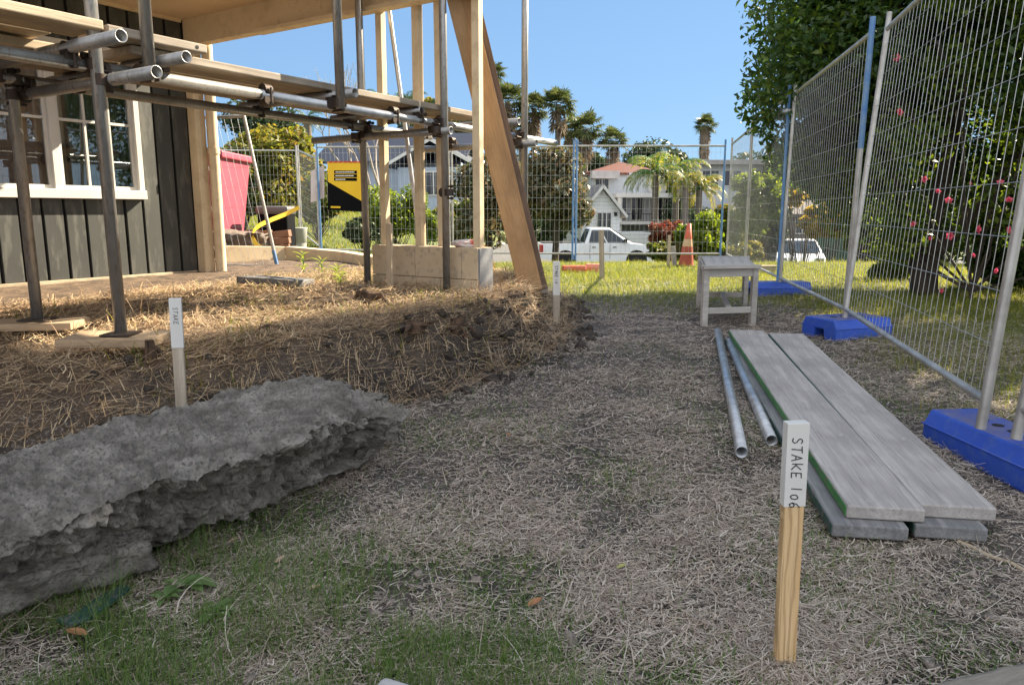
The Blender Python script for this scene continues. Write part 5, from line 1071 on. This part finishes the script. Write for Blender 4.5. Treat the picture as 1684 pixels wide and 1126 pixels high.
obj('roof_bar', MB().tube([(1.7, -.6, 1.58), (1.7, .6, 1.58)], .02, 6), BLACK, car, KM)
# ---------------------------------------------------------------- houses
HWHITE = mat('white_weatherboard', (.74, .75, .76), (.66, .67, .69), 1, .6, 0, 0)
def clad(name, c1, c2, pitch):
    m, nt, bs, out = nodes(name); tc = nt.nodes.new('ShaderNodeTexCoord'); sx = nt.nodes.new('ShaderNodeSeparateXYZ'); nt.links.new(tc.outputs['Object'], sx.inputs[0])
    mt = nt.nodes.new('ShaderNodeMath'); mt.operation = 'MULTIPLY'; mt.inputs[1].default_value = 1/pitch; nt.links.new(sx.outputs[2], mt.inputs[0])
    fr_ = nt.nodes.new('ShaderNodeMath'); fr_.operation = 'FRACT'; nt.links.new(mt.outputs[0], fr_.inputs[0])
    nt.links.new(ramp(nt, fr_.outputs[0], [(.06, c2), (.14, c1)]), bs.inputs['Base Color']); bs.inputs['Roughness'].default_value = .6; bump(nt, bs, fr_.outputs[0], .5, .03); return m
WB = clad('weatherboards', (.74, .74, .73), (.40, .41, .43), .22); TILE = clad('terracotta_tile', (.15, .048, .03), (.08, .027, .018), .16); METR = mat('grey_metal_roof', (.30, .28, .265), (.24, .225, .21), 2, .5, .2, 0)
NAVY = clad('dark_blue_roof', (.02, .026, .045), (.012, .016, .03), .25); DKG = mat('dark_window', (.03, .035, .045), None, 1, .12, 0, 0); BRW = clad('brown_cladding', (.12, .10, .085), (.07, .06, .05), .3)
def frm(x, y, z, ang): return Matrix.Translation((x, y, z)) @ Matrix.Rotation(math.radians(ang), 4, 'Z')
def hwin(x, z, w, h, y, par, M, mull=1, name='window', fm=WHITE):
    f = MB().box((x, y-.03, z), (w+.14, .05, h+.14)); o = obj(name, f, fm, par, M)
    obj('pane', MB().box((x, y-.06, z), (w, .03, h)), DKG, o, M)
    b = MB()
    for i in range(mull): b.box((x-w/2+w*(i+1)/(mull+1), y-.08, z), (.06, .02, h))
    if mull: obj('mullion', b, fm, o, M)
def gable(x0, x1, y0, y1, ze, zr, ov=.3, axis='y', th=.12):          # two roof slopes, ridge along axis
    mb = MB()
    if axis == 'y':
        xm = (x0+x1)/2; k = (zr-ze)/(xm-x0); a, b = x0-ov, x1+ov; z = ze-k*ov
        mb.prism([(a, y0-ov, z), (xm, y0-ov, zr), (b, y0-ov, z), (b, y0-ov, z+th), (xm, y0-ov, zr+th), (a, y0-ov, z+th)], (0, y1-y0+2*ov, 0))
    else:
        ym = (y0+y1)/2; k = (zr-ze)/(ym-y0); a, b = y0-ov, y1+ov; z = ze-k*ov
        mb.prism([(x0-ov, a, z), (x0-ov, ym, zr), (x0-ov, b, z), (x0-ov, b, z+th), (x0-ov, ym, zr+th), (x0-ov, a, z+th)], (x1-x0+2*ov, 0, 0))
    return mb
def hip(x0, x1, y0, y1, ze, zr, ov=.3):
    a, b, c, d = x0-ov, x1+ov, y0-ov, y1+ov; ym = (c+d)/2; i = (d-c)/2*.95
    V = [(a, c, ze), (b, c, ze), (b, d, ze), (a, d, ze), (a+i, ym, zr), (b-i, ym, zr)] if b-a > d-c else [(a, c, ze), (b, c, ze), (b, d, ze), (a, d, ze), ((a+b)/2, c+(b-a)/2*.9, zr), ((a+b)/2, d-(b-a)/2*.9, zr)]
    F_ = [(0, 1, 5, 4), (1, 2, 5), (2, 3, 4, 5), (3, 0, 4)] if b-a > d-c else [(0, 1, 4), (1, 2, 5, 4), (2, 3, 5), (3, 0, 4, 5)]
    mb = MB().add(V, F_); mb.box(((a+b)/2, (c+d)/2, ze-.09), (b-a, d-c, .16)); return mb
# white gabled cottage, Y 46
o0 = at(962, 395, 46); z0 = float(H(o0.x+1, 46))
t = thing('cottage', 'small white weatherboard cottage with a grey ribbed gable roof', 'house', (o0.x, 46, z0)); M = frm(o0.x+.9, 46, 0, 14)
zt = lambda py, Y=46: at(900, py, Y).z
e, rdg = zt(348), zt(307)
obj('wall', MB().box((.05, 2.5, (z0+e)/2-.2), (2.5, 5, e-z0+.4)).prism([(-1.2, 0, e), (1.3, 0, e), (.05, 0, rdg-.1)], (0, .2, 0)), WB, t, M)
obj('roof', gable(-1.2, 1.3, 0, 5, e, rdg, .35, 'y'), METR, t, M)
ribs = MB()
for i in range(12):
    for sgn in (-1, 1):
        y = -.3+i*.48; k = (rdg-e)/1.25; ribs.bar((.05+sgn*.02, y, rdg+.14), (.05+sgn*1.58, y, rdg+.14-k*1.56), .05, .04, (0, 1, 0))
obj('roof_ribs', ribs, METR, t, M); obj('barge_board', MB().bar((-1.55, -.37, e-.33), (.05, -.37, rdg+.02), .16, .04, (0, 0, 1)).bar((1.65, -.37, e-.33), (.05, -.37, rdg+.02), .16, .04, (0, 0, 1)), WHITE, t, M)
hwin(.25, (e+zt(388))/2+.1, .85, 1.1, 0, t, M, 2)
obj('porch_wall', MB().box((1.7, -.9, zt(386)-.7), (1.9, 1.6, 1.75)), WB, t, M); obj('wall_lamp', MB().box((1.0, -.06, zt(352)), (.16, .16, .22)), BLACK, t, M)
# two storey balcony house with a terracotta roof, Y 52
o1 = at(1035, 400, 52); z1 = float(H(o1.x, 52))
t = thing('balcony_house', 'two storey white house with curved front, balcony columns and terracotta hip roof', 'house', (o1.x, 52, z1)); M = frm(o1.x, 52, 0, 6)
z2 = lambda py: at(900, py, 52).z
ze, zr_ = z2(284), z2(268); zf = z2(322)
obj('wall', MB().box((-.2, 3.4, (z1+ze)/2-.5), (5.0, 6.4, ze-z1+1)), mat('white_render', (.56, .58, .60), (.48, .50, .52), .6, .7, 0, 0), t, M, .05)
cf = MB(); n = 12; cp = [(1.0+1.5*math.sin(-1.4+2.8*i/n), .5-1.0*math.cos(-1.4+2.8*i/n)*1.0) for i in range(n+1)]
cf.prism([(x, y+.2, zf) for x, y in cp], (0, 0, ze-zf)); obj('curved_bay', cf, bpy.data.materials['white_render'], t, M)
obj('roof', hip(-2.7, 2.4, 0.4, 6.6, ze, z2(262), .35), TILE, t, M); obj('flat_hood', MB().box((-1.9, -.1, z2(288)), (1.9, 1.0, .5)), mat('pink_grey_hood', (.55, .50, .48), None, 2, .7), t, M)
hwin(-2.0, z2(303), .9, .65, .18, t, M, 1)
obj('balcony_slab', MB().box((1.3, -.9, zf), (5.6, 2.2, .28)), WHITE, t, M); obj('lower_slab', MB().box((1.3, -1.0, z2(366)), (5.6, 2.2, .2)), WHITE, t, M)
for x in (-1.2, 1.2, 3.9): obj('column', MB().tube([(x, -1.8, z1-.3), (x, -1.8, zf)], .17, 14), WHITE, t, M)
for i, x in enumerate((-.6, .5, 1.9, 2.9)): hwin(x, z2(344), .7, 1.5, .18, t, M, 1, 'glass_door')
rl = MB().bar((-1.4, -1.95, z2(352)), (4, -1.95, z2(352)), .05, .05)
for i in range(28): rl.bar((-1.4+i*.2, -1.95, z2(365)), (-1.4+i*.2, -1.95, z2(352)), .02, .02, (1, 0, 0))
obj('railing', rl, BLACK, t, M)
pt = MB().lathe((1.55, -1.1, z2(320)), [(.0, 0), (.5, 0), (.62, .35), (.62, 1.2), (.5, 1.2)], 18); obj('bowed_balcony', pt, WHITE, t, M)
# dark blue roofed house at left, Y 38
o2 = at(640, 330, 38); z3 = float(H(o2.x, 38)); t = thing('blue_roofed_house', 'house with dark blue roof and white walls behind the cream studs', 'house', (o2.x, 38, z3)); M = frm(o2.x, 38, 0, -8)
zz = lambda py: at(700, py, 38).z
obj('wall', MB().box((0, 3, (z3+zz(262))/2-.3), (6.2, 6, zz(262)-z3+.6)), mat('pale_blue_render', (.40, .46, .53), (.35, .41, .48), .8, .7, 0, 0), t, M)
obj('roof', gable(-3.3, 3.5, 0, 6, zz(262), zz(214), .5, 'x'), NAVY, t, M); obj('roof', gable(1.0, 4.6, -2.2, 3, zz(275), zz(240), .3, 'y'), NAVY, t, M)
obj('fascia', MB().bar((.7, -2.55, zz(275)-.05), (2.8, -2.55, zz(240)+.05), .14, .04, ZV).bar((4.9, -2.55, zz(275)-.05), (2.8, -2.55, zz(240)+.05), .14, .04, ZV), WHITE, t, M)
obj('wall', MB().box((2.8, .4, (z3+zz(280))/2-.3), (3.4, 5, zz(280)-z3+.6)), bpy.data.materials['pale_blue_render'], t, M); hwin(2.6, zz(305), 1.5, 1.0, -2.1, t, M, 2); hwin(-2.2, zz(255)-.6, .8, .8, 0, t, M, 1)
# buildings seen past the right corner
o4 = at(1178, 300, 48); z5 = float(H(o4.x, 48)); t = thing('flat_roofed_house', 'flat roofed pale building with dark windows behind the fence corner', 'house', (o4.x, 48, z5)); M = frm(o4.x+2.0, 48, 0, 0)
zz = lambda py: at(1180, py, 48).z
obj('wall', MB().box((0, 3, (z5+zz(272))/2), (6.4, 6, zz(272)-z5)), bpy.data.materials['white_render'], t, M); obj('roof', MB().box((0, 2.8, zz(268)), (7.2, 7, .3)), METR, t, M, .02)
for x in (-2.4, -1.0, .8, 2.3): hwin(x, zz(293), 1.0, .9, 0, t, M, 1)
o5 = at(1312, 380, 40); z6 = float(H(o5.x, 40)); t = thing('brown_house', 'dark brown house with one white window behind the golden bush', 'house', (o5.x, 40, z6)); M = frm(o5.x-.2, 40, 0, 0)
zz = lambda py: at(1312, py, 40).z
obj('wall', MB().box((0, 3, (z6+zz(352))/2-.2), (6.6, 6, zz(352)-z6+.4)), BRW, t, M); obj('roof', hip(-3.4, 3.4, 0, 6, zz(352), zz(318), .4), mat('brown_roof', (.13, .11, .10), None, 2, .8), t, M); hwin(.55, zz(372), .95, .7, 0, t, M, 2); hwin(-2.2, zz(370), .8, .6, 0, t, M, 1)
o6 = at(1372, 390, 37); z7 = float(H(o6.x, 37)); gfn = thing('board_fence', 'dark green board fence below the golden bush', 'fence', (o6.x, 37, z7)); fb_ = MB()
for i in range(22): fb_.box((o6.x-1.1+i*.19, 37, z7+.78), (.182, .03, 1.56+.02*(i % 2)))
obj('boards', fb_, mat('green_fence_paint', (.05, .095, .055), (.035, .07, .04), 3, .8), gfn); obj('rail', MB().box((o6.x+.9, 37.04, z7+.4), (4.2, .04, .08)).box((o6.x+.9, 37.04, z7+1.2), (4.2, .04, .08)), BRW, gfn)
# hedge masses that close the view beyond the road
for i, (px, t0, b0_, w, Y, m, lab) in enumerate(((1200, 330, 420, 70, 30, L8, 'hedge bush beyond the road by the fence corner'), (1262, 330, 415, 80, 32, L3, 'dark hedge bush left of the brown house'), (1440, 330, 430, 110, 26, L8, 'hedge bush right of the dark green board fence'), (900, 318, 412, 80, 44, L3, 'dark hedge bush left of the cottage'), (1150, 340, 425, 90, 44, L3, 'dark hedge bush under the feathery palms'), (750, 320, 405, 110, 30, L8, 'green hedge bush behind the studs and pickup tail'), (860, 330, 410, 70, 28, L3, 'dark bush on the verge behind the pickup tray'), (560, 270, 380, 100, 27, L4, 'yellow green hedge behind the yellow sign'), (400, 270, 395, 120, 24, L3, 'dark hedge behind the faded red bin'), (1560, 250, 430, 170, 17, L3, 'dark hedge mass behind the flowering tree trunk'), (1660, 200, 430, 150, 15, L3, 'dark hedge mass at the right edge behind the trunks'), (1330, 205, 335, 150, 25, L3, 'dark tall hedge behind the middle right fence panel'), (1455, 190, 420, 150, 19, L3, 'dark hedge mass behind the blue topped fence post'))):
    ctree('hedge_shrub', lab, px, t0, b0_, w, Y, 7000, .006*Y+.05, m, 'hedge bushes closing the view', 14, 120+i, .28, trunkfrac=0, cat='shrub')
# ---------------------------------------------------------------- things by the far left corner of the site
lw = MB(); wp = [at(366, 436, 7.9), at(470, 432, 8.4), at(560, 440, 7.9), at(612, 446, 7.3)]
for a, b, h0, h1 in zip(wp, wp[1:], (.20, .17, .14), (.17, .14, .12)):
    za, zb_ = float(H(a.x, a.y))-.1, float(H(b.x, b.y))-.1; dn = Vector((b.y-a.y, a.x-b.x, 0)).normalized()*-.14
    lw.add([Vector((a.x, a.y, za)), Vector((b.x, b.y, zb_)), Vector((b.x, b.y, FZ+h1)), Vector((a.x, a.y, FZ+h0))]+[Vector((p.x, p.y, z))+dn for p, z in ((a, za), (b, zb_), (b, FZ+h1), (a, FZ+h0))], [(0, 1, 2, 3), (7, 6, 5, 4), (3, 2, 6, 7), (1, 5, 6, 2), (4, 0, 3, 7)])
tag(obj('low_wall', lw, CREAM, None, None, .006), 'low cream painted garden wall left of the block wall', 'wall')
rbn = at(300, 385, 10.2); zb0 = at(385, 385, 10.2).z; zb1 = at(385, 262, 10.2).z
bn = thing('rubbish_bin', 'large faded red plastic bin behind the house corner and fence mesh', 'bin', (at(340, 385, 10.2).x, 10.2, zb0))
xl, xr = at(270, 385, 10.2).x, at(380, 385, 10.2).x; xt = at(386, 262, 10.2).x
mb = MB(); mb.add([(xl, 9.8, zb0), (xr, 9.8, zb0), (xr, 10.7, zb0), (xl, 10.7, zb0), (xl-.1, 9.7, zb1), (xt, 9.7, zb1), (xt, 10.8, zb1), (xl-.1, 10.8, zb1)], [(3, 2, 1, 0), (0, 1, 5, 4), (1, 2, 6, 5), (2, 3, 7, 6), (3, 0, 4, 7), (4, 5, 6, 7)])
obj('body', mb, REDBIN, bn, None, .02); obj('lid', MB().box(((xl+xt)/2-.05, 10.25, zb1+.03), (xt-xl+.2, 1.2, .09)), REDBIN, bn, None, .02)
rb_ = MB()
for i in range(5): rb_.box((xl+.15+i*(xr-xl-.3)/4, 9.735, (zb0+zb1)/2), (.04, .05, (zb1-zb0)*.86))
obj('ribs', rb_, REDBIN, bn, None, .008)
mdc = at(375, 402, 10.0); rock('soil_heap', 'grey brown soil heap under the faded red bin', 'soil heap', rf((mdc.x-.25, 10.2, zb0-.22), (1, 0, 0)), (1.7, 1.3, .5), (40, 30, 12), .06, mat('soil_heap', (.20, .155, .115), (.12, .09, .07), 8, .95, 0, .8, fine=50), 12)
bb = at(457, 398, 10.6)
kb = thing('black_bin', 'black plastic bin with grey lid behind the brick stack', 'bin', bb); z_ = lambda py: at(457, py, 10.6).z
obj('body', MB().box((bb.x, 10.6, (z_(395)+z_(352))/2), (.42, .4, z_(352)-z_(395)+.2)), SBLK, kb, None, .03); obj('lid', MB().box((bb.x, 10.6, z_(346)), (.46, .44, .12)), mat('grey_lid', (.13, .125, .12), None, 3, .6), kb, None, .04)
ck = at(447, 412, 9.9); bs_ = thing('brick_stack', 'small stack of brown bricks behind the low cream wall', 'bricks', ck); BR = mat('brown_brick', (.26, .13, .075), (.18, .09, .055), 9, .9, 0, .4)
for j in range(3):
    for i in range(2): obj('brick', MB().box((0, 0, 0), (.235, .12, .085)), BR, bs_, Matrix.Translation((ck.x-.13+i*.25+.01*j, 9.9, at(447, 413, 9.9).z+.045+j*.09)) @ Matrix.Rotation(.15-.1*j, 4, 'Z') @ Matrix.Rotation(-.12, 4, 'Y'), .006)
mb = MB(); cp = [at(*q) for q in ((492, 341, 10.3), (470, 352, 10.2), (445, 362, 10.0), (425, 372, 9.8), (415, 385, 9.6), (420, 400, 9.5), (440, 415, 9.4))]; pts = []
for i in range(len(cp)-1):
    for k in range(6):
        t_ = k/6; p0, p1, p2, p3 = cp[max(0, i-1)], cp[i], cp[i+1], cp[min(len(cp)-1, i+2)]
        pts.append(.5*((2*p1)+(p2-p0)*t_+(2*p0-5*p1+4*p2-p3)*t_**2+(3*p1-p0-3*p2+p3)*t_**3))
for a, b in zip(pts, pts[1:]): mb.bar(a, b+(b-a)*.1, .055, .004, (.15, .4, .9))
tag(obj('yellow_strap', mb, YEL), 'yellow strap looping from the fence post down to the brick stack', 'strap')
tag(obj('pale_bucket', MB().lathe(at(488, 405, 10.9)-ZV*.1, [(0, 0), (.13, 0), (.16, .36), (.165, .37), (.15, .36), (.14, .08)], 18), mat('grey_bucket', (.42, .41, .38), None, 5, .7)), 'pale grey bucket by the fence post beyond the bricks', 'bucket')
wx = gnd(1262, 452); tag(obj('timber_offcut', MB().box((wx.x, wx.y, wx.z+.06), (.22, .10, .13)).box((wx.x, wx.y-.002, wx.z+.131), (.24, .12, .015)), PALEW, None, None, .004), 'short pale timber offcut behind the table leg at the fence', 'offcut')
